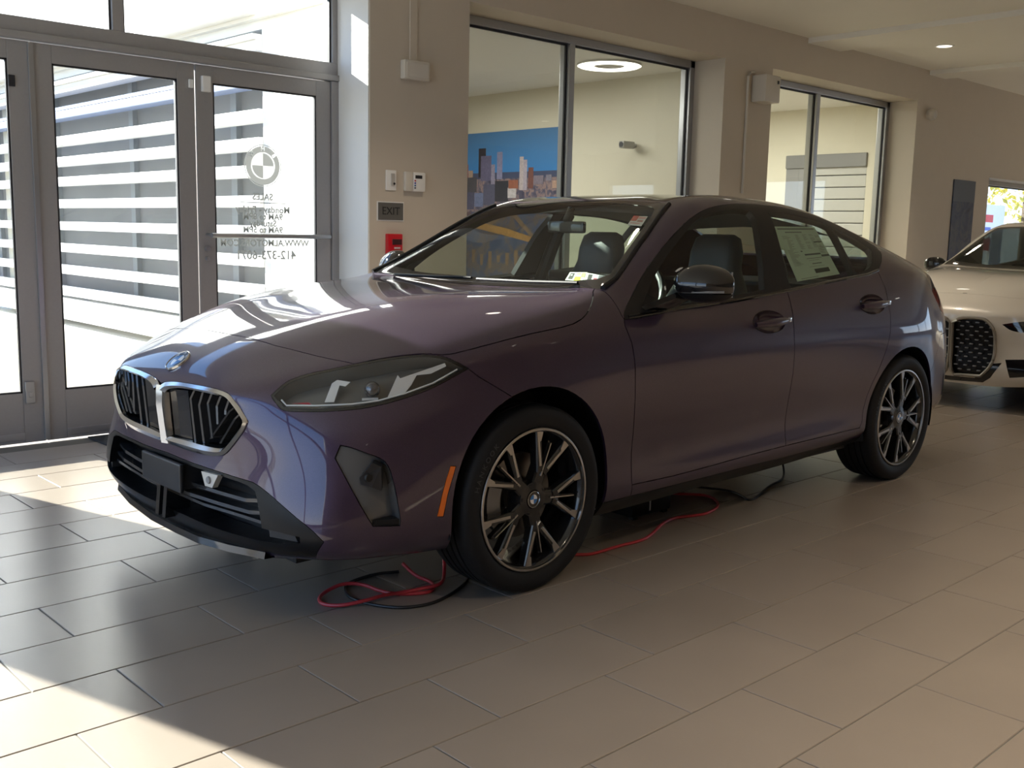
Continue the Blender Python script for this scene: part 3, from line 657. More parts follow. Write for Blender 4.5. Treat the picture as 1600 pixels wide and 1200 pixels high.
WBLACK=mat('gloss_black_alloy',(.012,.012,.013),.16,coat=.4)
CGLASS=glass_mat('car_glass',(.80,.875,.83),.045)
TGLASS=glass_mat('tinted_car_glass',(.70,.77,.72),.05)
LENS=glass_mat('lamp_lens',(.94,.95,.95),.05)
CABIN=mat('cabin_black',(.014,.015,.017),.5,noise=.1,scale=60)
LEATHER=mat('black_leather',(.045,.05,.052),.42,bump=.2,scale=220,noise=.1)
HEADL=mat('headlining_grey',(.22,.215,.20),.9)
car=empty('car',(0,0,0),'dark purple four-door sedan with black alloy wheels parked before the glazed doors','car')
MASTER=build_master(4)
sh=Shell(MASTER)
Y=(0,1,0)
def circ(cx,cz,r,y=-.9,n=56,rx=None): return [(cx+(rx or r)*math.cos(2*math.pi*k/n),y,cz+r*math.sin(2*math.pi*k/n)) for k in range(n)]
AF=circ(0,.350,.377); AR=circ(2.665,.338,.366)
side_zone=lambda c: c.y<-.55
sh.cut(1,AF,Y,sm=False,zone=side_zone); sh.cut(1,AR,Y,sm=False,zone=side_zone)
# daylight opening and side glass
DLO=[p for p in OL['dlo']]
DLO[13]=(2.24,-.581,1.352)
sh.cut(2,DLO,Y,lim=.3)
sh.cut(3,OL['glassF'],Y,only=(2,),lim=.3); sh.cut(4,OL['glassR'],Y,only=(2,),lim=.3); sh.cut(5,OL['glassQ'],Y,only=(2,),lim=.3)
DN=(0,0,-1)
WS=[(.483,.03,1),(.483,-.30,1),(.474,-.55,1),(.458,-.70,1),(.466,-.733,1),(.55,-.722,1),(.705,-.667,1),(.85,-.624,1),(1.018,-.566,1),(1.085,-.545,1),(1.125,-.40,1),(1.152,-.2,1),(1.162,.03,1)]
top_zone=lambda c: c.z>.75
sh.cut(7,WS,DN,zone=top_zone)
WI=[(.535,.03,1),(.535,-.30,1),(.53,-.54,1),(.525,-.655,1),(.565,-.688,1),(.705,-.637,1),(.85,-.592,1),(.985,-.545,1),(1.045,-.505,1),(1.085,-.38,1),(1.11,-.2,1),(1.12,.03,1)]
sh.cut(6,WI,DN,only=(7,),zone=top_zone)
RG=[(2.30,.03,1),(2.30,-.36,1),(2.34,-.45,1),(2.95,-.50,1),(3.08,-.49,1),(3.14,-.3,1),(3.15,.03,1)]
sh.cut(21,RG,DN,zone=top_zone)
RP=[(1.19,.03,1),(1.18,-.2,1),(1.155,-.40,1),(1.125,-.50,1),(1.3,-.525,1),(1.7,-.515,1),(2.2,-.47,1),(2.24,-.3,1),(2.25,.03,1)]
sh.cut(20,RP,DN,zone=top_zone)
# headlight, then bonnet
HD=(.62,.76,-.2)
sh.cut(10,OL['headlight'],HD); sh.cut(9,OL['hl_in'],HD,only=(10,))
HOOD=[(-.1,.14,1.0),(-.70,.08,.86),(-.70,-.05,.86),(-.700,-.31,.855),(-.676,-.418,.848),(-.640,-.56,.834),(-.600,-.662,.823),(-.535,-.699,.839),(-.467,-.737,.850),(-.405,-.770,.855),(-.347,-.807,.850),(-.225,-.826,.868),(-.013,-.841,.902),(.185,-.846,.923),(.272,-.834,.949),(.34,-.80,.985),(.39,-.765,1.02),(.425,-.735,1.04),(.46,-.72,1.06),(.475,-.55,1.06),(.480,-.3,1.06),(.480,.08,1.06)]
HDIR=(0,.55,-.83)
sh.cut(8,HOOD,HDIR,zone=lambda c:c.z>.70,lim=.3,it=1)
# grille, lower intake, corner vent, side marker
FX_=(1,0,0)
gs=[(p[0],min(p[1],.0),p[2]) for p in OL['grille_out']]; gs[0]=(gs[0][0],.03,gs[0][2]); gs[-1]=(gs[-1][0],.03,gs[-1][2])
sh.cut(11,gs,FX_,lim=-.2)
it=[(-.917,.03,.468)]+OL['intake'][1:10]+[(-.80,-.70,.247),(-.86,-.60,.24)]+OL['intake'][10:13]+[(-.87,-.02,.19),(-.87,.03,.188)]
it=[p for p in it]
sh.cut(12,it,(.8,.3,0),lim=.05,it=1)
ii=[(-.917,.03,.452)]+OL['intake_in'][1:14]+[(-.914,.03,.268)]
sh.cut(13,ii,FX_,only=(12,),lim=-.2,it=1)
VD=(.55,.83,0)
sh.cut(14,OL['vent'],VD)
sh.cut(15,OL['marker'],Y,it=0)
# doors, bumper seam, sill, tail
def ell(cx,cy,cz,a,b,n=26): return [(cx+a*math.cos(2*math.pi*k/n),cy,cz+b*math.sin(2*math.pi*k/n)) for k in range(n)]
HF=(1.396,.886,.122,.047); HR=(2.315,.932,.122,.047)
sh.cut(27,ell(HF[0],-.88,HF[1],HF[2],HF[3]),Y,sm=False); sh.cut(28,ell(HR[0],-.87,HR[1],HR[2],HR[3]),Y,sm=False)
yv=-.88
FD=[(.474,yv,.940),(.467,yv,.925),(.465,yv,.911),(.485,yv,.848),(.493,yv,.79),(.497,yv,.74),(.505,yv,.646),(.517,yv,.495),(.519,yv,.317),(.522,yv,.302),(.764,yv,.300),(1.017,yv,.306),(1.294,yv,.314),(1.583,yv,.319),(1.586,yv,.65),(1.570,yv,.80),(1.583,yv,.887),(1.605,yv,.97),(1.612,yv,1.03),(1.2,yv,1.0),(.85,yv,.985),(.56,yv,.955)]
sh.cut(16,FD,Y,sm=False,lim=.2)
arc=[(2.665+.405*math.cos(math.radians(a)),yv,.338+.405*math.sin(math.radians(a))) for a in (140,150,160,170,178)]
RD=[(1.583,yv,.319),(1.586,yv,.65),(1.570,yv,.80),(1.583,yv,.887),(1.605,yv,.97),(1.612,yv,1.03),(2.0,yv,1.06),(2.35,yv,1.085),(2.47,yv,1.105),(2.485,yv,1.0),(2.47,yv,.88),(2.42,yv,.72)]+arc+[(2.24,yv,.325),(1.9,yv,.322)]
sh.cut(17,RD,Y,sm=False,lim=.2)
SB=[(.30,yv,.15),(2.36,yv,.15),(2.36,yv,.268),(1.3,yv,.262),(.30,yv,.255)]
sh.cut(24,SB,Y,sm=False,lim=.6)
FB=[(-.30,yv,.84),(-.285,yv,.806),(-.245,yv,.775),(-.189,yv,.741),(-.12,yv,.70),(-.1,yv,.1),(-1.3,yv,.1),(-1.3,yv,.95),(-.5,yv,.95)]
sh.knife([Vector(p) for p in FB[:5]],Y,closed=False); sh.assign(18,FB,Y,lim=1.1)
TLP=[(3.08,yv,.975),(3.16,yv,.995),(3.5,yv,.99),(3.6,yv,.9),(3.6,yv,.84),(3.25,yv,.845),(3.17,yv,.87)]
sh.cut(26,TLP,Y,sm=False,lim=1.1)
RB=[(3.03,yv,.62),(3.12,yv,.74),(3.9,yv,.76),(3.9,yv,.1),(2.7,yv,.1),(2.9,yv,.45)]
sh.cut(23,RB,Y,sm=False,lim=1.1)
TK=[(3.16,.03,1),(3.15,-.3,1),(3.09,-.5,1),(3.12,-.56,1),(3.7,-.56,1),(3.7,.03,1)]
sh.cut(22,TK,DN,sm=False,lim=.9)
FE_=[(.474,yv,.95),(.467,yv,.93),(.46,yv,1.0),(.452,yv,1.08),(-.6,yv,1.1),(-.6,yv,.2),(.522,yv,.15),(.522,yv,.302),(.519,yv,.317),(.517,yv,.495),(.505,yv,.646),(.497,yv,.74),(.493,yv,.79),(.485,yv,.848),(.465,yv,.911)]
sh.knife([Vector((.467,yv,.93)),Vector((.46,yv,1.0)),Vector((.450,yv,1.08))],Y,closed=False,lim=.3)
sh.knife([Vector((.522,yv,.302)),Vector((.522,yv,.15))],Y,closed=False,lim=.6)
sh.assign(19,FE_,Y,lim=.9)
for f in sh.bm.faces:
    if f[sh.ID]==0: f[sh.ID]=25
sh.clean()
def drop_islands(S,pid,to):
    todo={f for f in S.bm.faces if f[S.ID]==pid}; isl=[]
    while todo:
        st=[todo.pop()]; cur=[]
        while st:
            f=st.pop(); cur.append(f)
            for e in f.edges:
                for g in e.link_faces:
                    if g in todo: todo.discard(g); st.append(g)
        isl.append(cur)
    isl.sort(key=len)
    for c in isl[:-1]:
        for f in c: f[S.ID]=to
for p_,t_ in ((19,18),(18,19),(25,24),(16,25),(17,25),(8,18)): drop_islands(sh,p_,t_)
# ------------------------------------------------------------------ panels
P=sh.panel
hood=P('hood',{8},PAINT,car,'both',gap=.0022,flange=.02)
bumper=P('front_bumper',{18},PAINT,car,'both',gap=.0012,flange=.02)
for sd in ('near','far'):
    P('fender',{19},PAINT,car,sd,gap=.0018)
    P('side_frame',{25},PAINT,car,sd,gap=.0015)
    P('window_trim',{2},SBLACK,car,sd,gap=.0,flange=.03)
    P('quarter_window',{5},TGLASS,car,sd,gap=0,flange=0)
    P('sill',{24},SBLACK,car,sd,gap=.001)
    P('taillight',{26},mat('red_lamp_plastic',(.32,.008,.012),.12,coat=.8),car,sd)
    mk=P('side_marker',{15},mat('amber_lamp_plastic',(.80,.16,.006),.25,coat=.5),car,sd,gap=.001); mk['label']='orange side marker'
def mkdoor(pid,gid,hid,H,name,gl,sd):
    d=P(name,{pid},PAINT,car,sd,gap=.002,flange=.02)
    P('window_glass',{gid},gl,d,sd,gap=0,flange=0)
    def dep(p):
        r=min(1,((p.x-H[0])/H[2])**2+((p.z-H[1])/H[3])**2); return .020*(1-r)
    bm2=sh.bm
    # handle bowl: rings sunk into the door
    cx,cz,a,b=H; vs=[];fs=[];n=28
    fcs=[f for f in sh.bm.faces if f[sh.ID]==hid]
    cy=sum(f.calc_center_median().y for f in fcs)/max(1,len(fcs))
    bnd=[]
    for k in range(n):
        t=2*math.pi*k/n; x,z=cx+a*math.cos(t),cz+b*math.sin(t)
        v=min((v for f in fcs for v in f.verts),key=lambda v:(v.co.x-x)**2+(v.co.z-z)**2); bnd.append(v.co.copy())
    sg=1 if sd=='near' else -1
    for q,dp in ((1.02,0),(.93,.008),(.75,.022),(.4,.034),(.0,.037)):
        for k in range(n):
            p=bnd[k]; vs.append((cx+(p.x-cx)*q,(p.y*1.0+dp)*sg,cz+(p.z-cz)*q))
    for r in range(4):
        for k in range(n): fs.append((r*n+k,r*n+(k+1)%n,(r+1)*n+(k+1)%n,(r+1)*n+k))
    MB().add(vs,fs).build('handle_bowl',PAINT,d,True,angle=80)
    pts=[(cx-.125+.25*i/12,(cy-.012-.022*math.sin(math.pi*min(1,max(0,(i+.5)/13)))**.6)*sg,cz-.006+.012*i/12) for i in range(13)]
    rad=[.006+.013*math.sin(math.pi*(i+.6)/13.2)**.6 for i in range(13)]
    MB().tube(pts,rad,12).build('handle',PAINT,d,True,angle=80)
    MB().box(cx+.098,cx+.125,min((cy-.035)*sg,(cy-.020)*sg),max((cy-.035)*sg,(cy-.020)*sg),cz-.004,cz+.018,.005).build('key_cover',CHROME,d,True)
    return d
for sd in ('near','far'):
    mkdoor(16,3,27,HF,'front_door',CGLASS,sd); mkdoor(17,4,28,HR,'rear_door',TGLASS,sd)
ws=P('windshield',{6},CGLASS,car,'both',gap=0,flange=0)
P('windshield_border',{7},GBLACK,ws,'both',gap=0,flange=.004)
P('roof_panel',{20},GBLACK,car,'both',gap=.002)
P('rear_window',{21},TGLASS,car,'both',gap=0,flange=0)
P('boot_lid',{22},PAINT,car,'both',gap=.002); P('rear_bumper',{23},PAINT,car,'both',gap=.0015)
# ------------------------------------------------------------------ grille
gr=P('grille',{11},SBLACK,car,'both',gap=.004,flange=0,off=.085,wall=True); gr['label']='black kidney grille with satin chrome frame'
gin=[Vector(p) for p in OL['grille_in']]
gout=[Vector(p) for p in OL['grille_out']]
gout=[Vector((p.x,min(p.y,-.004),p.z)) for p in gout]
def ring_frame(out,inn,n,lift,sg):
    O=sample(out,n); I=[]
    cin=smooth_poly(inn,True,2); dense=sample(cin+[cin[0]],400)
    used=[]
    vs=[]
    for p in O:
        q=min(dense,key=lambda r:(r-p).length); 
        nx=Vector((-1,0,0))
        vs+= [(p.x+.012,p.y*sg,p.z),(p.x-lift*.4,p.y*sg,p.z),(p.x*.45+q.x*.55-lift,(p.y*.45+q.y*.55)*sg,p.z*.45+q.z*.55),(q.x-lift*.3,q.y*sg,q.z),(q.x+.03,q.y*sg,q.z)]
    fs=[]
    for i in range(n-1):
        for k in range(4): fs.append((i*5+k,i*5+k+1,(i+1)*5+k+1,(i+1)*5+k))
    return vs,fs
fr=MB()
for sg in (1,-1): fr.add(*ring_frame(smooth_poly(gout,False,2),gin,70,.014,sg))
# central bar
bar=[]
for z,w in ((.708,.036),(.69,.030),(.64,.027),(.58,.026),(.53,.028),(.506,.036)):
    x=-.940+(.70-z)*.12 if z>.62 else -.938+(.62-z)*.10-.0
    x=-.943+abs(z-.66)*.11
    bar+= [(x+.03,-w,z),(x-.004,-w*.85,z),(x-.014,0,z),(x-.004,w*.85,z),(x+.03,w,z)]
fr.add(bar,[(i*5+k,i*5+k+1,(i+1)*5+k+1,(i+1)*5+k) for i in range(5) for k in range(4)])
fr.build('grille_frame',CHROME,gr,True,angle=25)
# flat sensor panel next to the bar and upright blades
def blade(pts,w,depth):
    b=MB(); n=len(pts); vs=[]
    for p in pts:
        p=Vector(p); vs+= [(p.x+.016,p.y-w,p.z),(p.x+.012,p.y,p.z),(p.x+.016,p.y+w,p.z),(p.x+depth,p.y+w,p.z),(p.x+depth,p.y-w,p.z)]
    fs=[(i*5+k,i*5+(k+1)%5,(i+1)*5+(k+1)%5,(i+1)*5+k) for i in range(n-1) for k in range(5)]
    return b.add(vs,fs)
SLAT=mat('grille_slat_black',(.03,.03,.032),.22,coat=.5)
for sg in (1,-1):
    m_=lambda p:(p[0],p[1]*sg,p[2])
    ps=[(-.920,-.038,.695),(-.918,-.165,.705),(-.905,-.165,.538),(-.907,-.036,.535)]
    MB().prism([m_(p) for p in ps],(.05,0,0)).build('sensor_panel',mat('sensor_gloss',(.02,.02,.022),.08,coat=.5),gr)
    for t,c_,b_ in zip(OL['slats_top'],OL['slats_mid'],OL['slats_bot']):
        blade([m_(t),m_(c_),m_(b_)],.006,.07).build('slat',SLAT,gr)
    dg=OL['diag']
    for k in range(3): blade([m_(p) for p in dg[3*k:3*k+3]],.006,.06).build('slat',SLAT,gr)
# ------------------------------------------------------------------ lower intake
itk=P('lower_intake',{12},mat('intake_black',(.006,.006,.007),.30,spec=.25),car,'both',gap=.001,fvec=(.10,0,0),flange=.1); itk['label']='gloss black lower intake surround and lip'
bk=MB()
bk.add([(-.80,-.64,.24),(-.80,.64,.24),(-.80,.64,.47),(-.80,-.64,.47)],[(0,1,2,3)]).build('intake_mesh',SBLACK,itk)
def full_bar(pts,dx,h):
    p=[Vector(q) for q in pts if q is not None and q[1]<.0]; p=[Vector((p[0].x,0,p[0].z))]+p
    line=[Vector((q.x+dx,q.y,q.z)) for q in p]; line=line[::-1]+[mir(q) for q in line[1:]]
    vs=[];
    for q in line: vs+= [(q.x,q.y,q.z-h),(q.x,q.y,q.z+h),(q.x+.05,q.y,q.z+h*.6),(q.x+.05,q.y,q.z-h*.6)]
    n=len(line); return MB().add(vs,[(i*4+k,i*4+(k+1)%4,(i+1)*4+(k+1)%4,(i+1)*4+k) for i in range(n-1) for k in range(4)])
for k,z in (('bar1',.006),('bar2',.006),('bar3',.005)): full_bar(OL[k],.028,z).build('intake_bar',SLAT,itk)
MB().box(-.940,-.925,-.135,.165,.352,.452,.006).box(-.930,-.84,-.12,.15,.36,.445).build('plate_bracket',mat('plate_black',(.02,.021,.024),.3),itk)
MB().prism([(-.926,-.262,.452),(-.919,-.362,.456),(-.922,-.327,.408),(-.926,-.286,.408)],(.02,0,0)).build('parking_sensor',mat('silver_plastic',(.55,.54,.50),.3,metal=.4),itk)
MB().lathe([(0,-.9285),(.011,-.9285),(.013,-.924),(.013,-.915)],20,'x',(0,-.309,.431)).build('sensor_eye',mat('grey_plastic',(.25,.25,.25),.4),itk,True)
for dy in (-.012,.040): 
    MB().prism([(-.945,dy-.012,.245),(-.945,dy+.012,.245),(-.935,dy+.012,.352),(-.935,dy-.012,.352)],(.09,0,.0)).build('centre_fin',GBLACK,itk)
for sg in (1,-1):
    MB().prism([(-.875,-.575*sg,.44),(-.862,-.64*sg,.425),(-.835,-.70*sg,.30),(-.872,-.60*sg,.30)],(.07,0,0)).build('corner_fin',PLAST,itk)
# splitter lip
lp=[(-.868,0,.196),(-.876,-.18,.204),(-.870,-.38,.222),(-.84,-.56,.235)]
lip=[Vector(p) for p in lp[::-1]]+[mir(p) for p in lp[1:]]
vs=[]
for q in lip: vs+= [(q.x-.030,q.y,q.z-.018),(q.x-.026,q.y,q.z+.004),(q.x+.05,q.y,q.z+.02),(q.x+.05,q.y,q.z-.02)]
MB().add(vs,[(i*4+k,i*4+(k+1)%4,(i+1)*4+(k+1)%4,(i+1)*4+k) for i in range(6) for k in range(4)]).build('splitter_lip',GBLACK,itk,True)
# ------------------------------------------------------------------ corner vents
for sd,sg in (('near',1),('far',-1)):
    v=P('corner_vent',{14},mat('vent_gloss',(.10,.10,.10),.16,coat=.6),car,sd,gap=.0015,flange=0,off=lambda p: .004+max(0,min(1,(p.x+.69)/.10))*.045,wall=True)
    MB().prism([(-.690,-.818*sg,.500),(-.655,-.835*sg,.545),(-.628,-.842*sg,.530),(-.628,-.845*sg,.455),(-.660,-.838*sg,.470),(-.688,-.822*sg,.480)],(.03,.035*sg,0)).build('vent_pod',PLAST,v)
    MB().lathe([(0,-.0),(.012,-.0),(.014,.006)],18,'y',(-.668,-.838*sg,.500)).build('pod_sensor',SBLACK,v,True)
    MB().prism([(-.66,-.846*sg,.352),(-.575,-.864*sg,.345),(-.575,-.862*sg,.362),(-.655,-.844*sg,.366)],(.02,.03*sg,0)).build('vent_sill',SBLACK,v)
# ------------------------------------------------------------------ headlights
BUCK=mat('lamp_housing',(.15,.145,.13),.30,metal=.3)
GUIDE=mat('light_guide',(.72,.71,.67),.25,coat=.5)
hn=Vector((-.62,-.76,.2)).normalized()
for sd,sg in (('near',1),('far',-1)):
    h=P('headlight',{9},LENS,car,sd,gap=0,flange=0); h['label']='clear headlamp lens over a dark housing'
    P('lamp_border',{10},GBLACK,h,sd,gap=.0006,flange=.03)
    P('lamp_housing',{9},BUCK,h,sd,gap=.001,flange=0,off=.055,wall=True)
    inn=lambda p,dp:(p[0]-hn.x*dp,(p[1]-hn.y*dp)*sg,p[2]-hn.z*dp)
    nv=(-hn.x*.02,-hn.y*.02*sg,-hn.z*.02)
    MB().prism([inn(p,.014) for p in OL['drl1']],nv).build('light_guide',GUIDE,h)
    MB().prism([inn(p,.014) for p in OL['drl2']],nv).build('light_guide',GUIDE,h)
    MB().tube([inn(p,.008) for p in OL['drl3']],.0028,8).build('light_strip',mat('light_strip_white',(.85,.84,.80),.3),h,True)
    MB().tube([inn(p,.004) for p in OL['hl_in'][1:11]],.0022,8).build('edge_highlight',mat('highlight_beige',(.62,.58,.50),.3,coat=.5),h,True)  # highlight along the lens's top edge, put in as a beige tube
    c_=Vector(inn(OL['proj'][0],.03)); bm_=bmesh.new(); bmesh.ops.create_uvsphere(bm_,u_segments=20,v_segments=12,radius=.026)
    bmesh.ops.translate(bm_,verts=bm_.verts[:],vec=c_); MB().bm(bm_).build('projector',mat('projector_glass',(.12,.12,.13),.04,metal=.6,coat=1),h,True,angle=180); bm_.free()
    MB().prism([inn(p,.02) for p in ((-.63,-.742,.722),(-.585,-.765,.722),(-.585,-.765,.730),(-.63,-.742,.730))],nv).build('reflector',GUIDE,h)
    MB().prism([inn(p,.012) for p in ((-.797,-.605,.711),(-.755,-.655,.709),(-.762,-.648,.716))],nv).build('red_reflector',mat('lamp_red',(.45,.01,.03),.3),h)
# ------------------------------------------------------------------ roundel emblem builder
BLUE=mat('emblem_blue',(.02,.19,.55),.3,coat=1); EWHITE=mat('emblem_white',(.82,.82,.82),.3,coat=1); EBLACK=mat('emblem_black',(.012,.012,.013),.25,coat=1)
def roundel(parent,c,ex,ey,r,name='emblem',letters=True):
    ex=Vector(ex).normalized(); ey=Vector(ey).normalized(); ez=ex.cross(ey); c=Vector(c)
    pt=lambda a,b,h:c+ex*a+ey*b+ez*h
    def ring(r0,r1,h,a0=0,a1=2*math.pi,n=40):
        vs=[];fs=[]
        for k in range(n+1):
            t=a0+(a1-a0)*k/n
            for q in (r0,r1): vs.append(pt(q*math.cos(t),q*math.sin(t),h))
        return vs,[(2*k,2*k+1,2*k+3,2*k+2) for k in range(n)]
    b=MB()
    prof=[(0,.000),(.9*r,.0),(.93*r,.0),(.95*r,.0025*r/.04),(1.0*r,.0015*r/.04),(1.02*r,-.004*r/.04)]
    n=40;vs=[]
    for k in range(n):
        t=2*math.pi*k/n
        for q,h in prof: vs.append(pt(q*math.cos(t),q*math.sin(t),h))
    m_=len(prof); b.add(vs,[(k*m_+i,((k+1)%n)*m_+i,((k+1)%n)*m_+i+1,k*m_+i+1) for k in range(n) for i in range(m_-1)])
    e=b.build(name,CHROME,parent,True,angle=30)
    u=r/.04
    MB().add(*ring(.60*r,.93*r,.0007*u)).build('emblem_ring',EBLACK,e)
    MB().add(*ring(.001,.56*r,.0007*u,0,math.pi/2,10)).add(*ring(.001,.56*r,.0007*u,math.pi,1.5*math.pi,10)).build('emblem_field',EWHITE,e)
    MB().add(*ring(.001,.56*r,.0007*u,math.pi/2,math.pi,10)).add(*ring(.001,.56*r,.0007*u,-math.pi/2,0,10)).build('emblem_field',BLUE,e)
    if letters:
        lb=MB()
        for ch,a in (('B',140),('M',90),('W',40)):
            a=math.radians(a); t=ex*math.cos(a)+ey*math.sin(a); s_=ex*math.sin(a)-ey*math.cos(a)
            lb.add(*put(text_mesh(ch,.36*r,.0),c+t*.765*r+ez*.0013*u,s_,t))
        lb.build('emblem_lettering',EWHITE,e)
    return e
# bonnet badge, lying on the slope above the grille
nb=Vector((-.60,0,.80)).normalized(); exb=Vector((0,-1,0)); eyb=nb.cross(exb)
if eyb.z<0: eyb=-eyb
BVH=None
from mathutils.bvhtree import BVHTree
BVH=BVHTree.FromPolygons([v.co[:] for v in MASTER.vertices],[p.vertices[:] for p in MASTER.polygons])
hb=BVH.ray_cast(Vector((-1.5,0,.783)),Vector((1,0,0))); nb=hb[1].normalized(); nb.y=0; nb.normalize()
eyb=Vector((-nb.z,0,nb.x)); eyb=eyb if eyb.z>0 else -eyb
exb=eyb.cross(nb)
roundel(car,hb[0]+nb*.004,exb,eyb,.047)
# ------------------------------------------------------------------ wheels
def wheel_meshes():
    T=MB()
    pr=[(.246,.085),(.252,.100),(.266,.110),(.292,.114),(.313,.110),(.325,.098),(.3295,.086),(.3305,.066)]
    g=[]
    for y in (.050,.018,-.018,-.050): g+=[(.331,y+.0055),(.323,y+.0045),(.323,y-.0045),(.331,y-.0055)]
    T.lathe([(r,-y) for r,y in pr]+[(r,-y) for r,y in g]+[(r,y) for r,y in pr[::-1]],96,'y')
    return T
def tyre_material():
    m=mat('tyre_rubber',(.009,.009,.010),.6,spec=.3); n=m.node_tree; b=n.nodes['Principled BSDF']
    t=n.nodes.new('ShaderNodeTexCoord'); s=n.nodes.new('ShaderNodeSeparateXYZ'); at=n.nodes.new('ShaderNodeMath'); at.operation='ARCTAN2'
    n.links.new(t.outputs['Object'],s.inputs[0]); n.links.new(s.outputs[0],at.inputs[0]); n.links.new(s.outputs[2],at.inputs[1])
    mu=n.nodes.new('ShaderNodeMath'); mu.operation='MULTIPLY_ADD'; mu.inputs[1].default_value=90; sl=n.nodes.new('ShaderNodeMath'); sl.operation='MULTIPLY'; sl.inputs[1].default_value=60
    n.links.new(s.outputs[1],sl.inputs[0]); n.links.new(at.outputs[0],mu.inputs[0]); n.links.new(sl.outputs[0],mu.inputs[2])
    si=n.nodes.new('ShaderNodeMath'); si.operation='SINE'; n.links.new(mu.outputs[0],si.inputs[0])
    gt=n.nodes.new('ShaderNodeMath'); gt.operation='GREATER_THAN'; gt.inputs[1].default_value=-.8; n.links.new(si.outputs[0],gt.inputs[0])
    ln=n.nodes.new('ShaderNodeVectorMath'); ln.operation='LENGTH'; cx=n.nodes.new('ShaderNodeCombineXYZ'); n.links.new(s.outputs[0],cx.inputs[0]); n.links.new(s.outputs[2],cx.inputs[2]); n.links.new(cx.outputs[0],ln.inputs[0])
    r=n.nodes.new('ShaderNodeMath'); r.operation='LESS_THAN'; r.inputs[1].default_value=.312; n.links.new(ln.outputs['Value'],r.inputs[0])
    mx=n.nodes.new('ShaderNodeMath'); mx.operation='MAXIMUM'; n.links.new(gt.outputs[0],mx.inputs[0]); n.links.new(r.outputs[0],mx.inputs[1])
    bp=n.nodes.new('ShaderNodeBump'); bp.inputs['Strength'].default_value=.9; bp.inputs['Distance'].default_value=.004; n.links.new(mx.outputs[0],bp.inputs['Height']); n.links.new(bp.outputs[0],b.inputs['Normal'])
    return m
RUBBER=tyre_material()
DISC=mat('brake_disc_steel',(.22,.21,.20),.35,metal=1); CALI=mat('brake_caliper_grey',(.28,.28,.29),.4,metal=.5)
def rot2(p,a): return (p[0]*math.cos(a)-p[1]*math.sin(a),p[0]*math.sin(a)+p[1]*math.cos(a))
def bar_uv(p,q,w0,w1,y0,y1,b=None):
    """tapered bar in the wheel plane from p to q, front face at y0, back at y1"""
    b=b or MB(); dx,dz=q[0]-p[0],q[1]-p[1]; L=math.hypot(dx,dz); nx,nz=-dz/L,dx/L
    c=[(p[0]+nx*w0,p[1]+nz*w0),(p[0]-nx*w0,p[1]-nz*w0),(q[0]-nx*w1,q[1]-nz*w1),(q[0]+nx*w1,q[1]+nz*w1)]
    i=[(p[0]+nx*w0*.75,p[1]+nz*w0*.75),(p[0]-nx*w0*.75,p[1]-nz*w0*.75),(q[0]-nx*w1*.75,q[1]-nz*w1*.75),(q[0]+nx*w1*.75,q[1]+nz*w1*.75)]
    d=.005 if y1-y0>.01 else .0008
    vs=[(u,y1,v) for u,v in c]+[(u,y0+d,v) for u,v in c]+[(u,y0,v) for u,v in i]
    return b.add(vs,[(0,1,2,3),(8,11,10,9)]+[(a,(a+1)%4,4+(a+1)%4,4+a) for a in range(4)]+[(4+a,4+(a+1)%4,8+(a+1)%4,8+a) for a in range(4)])
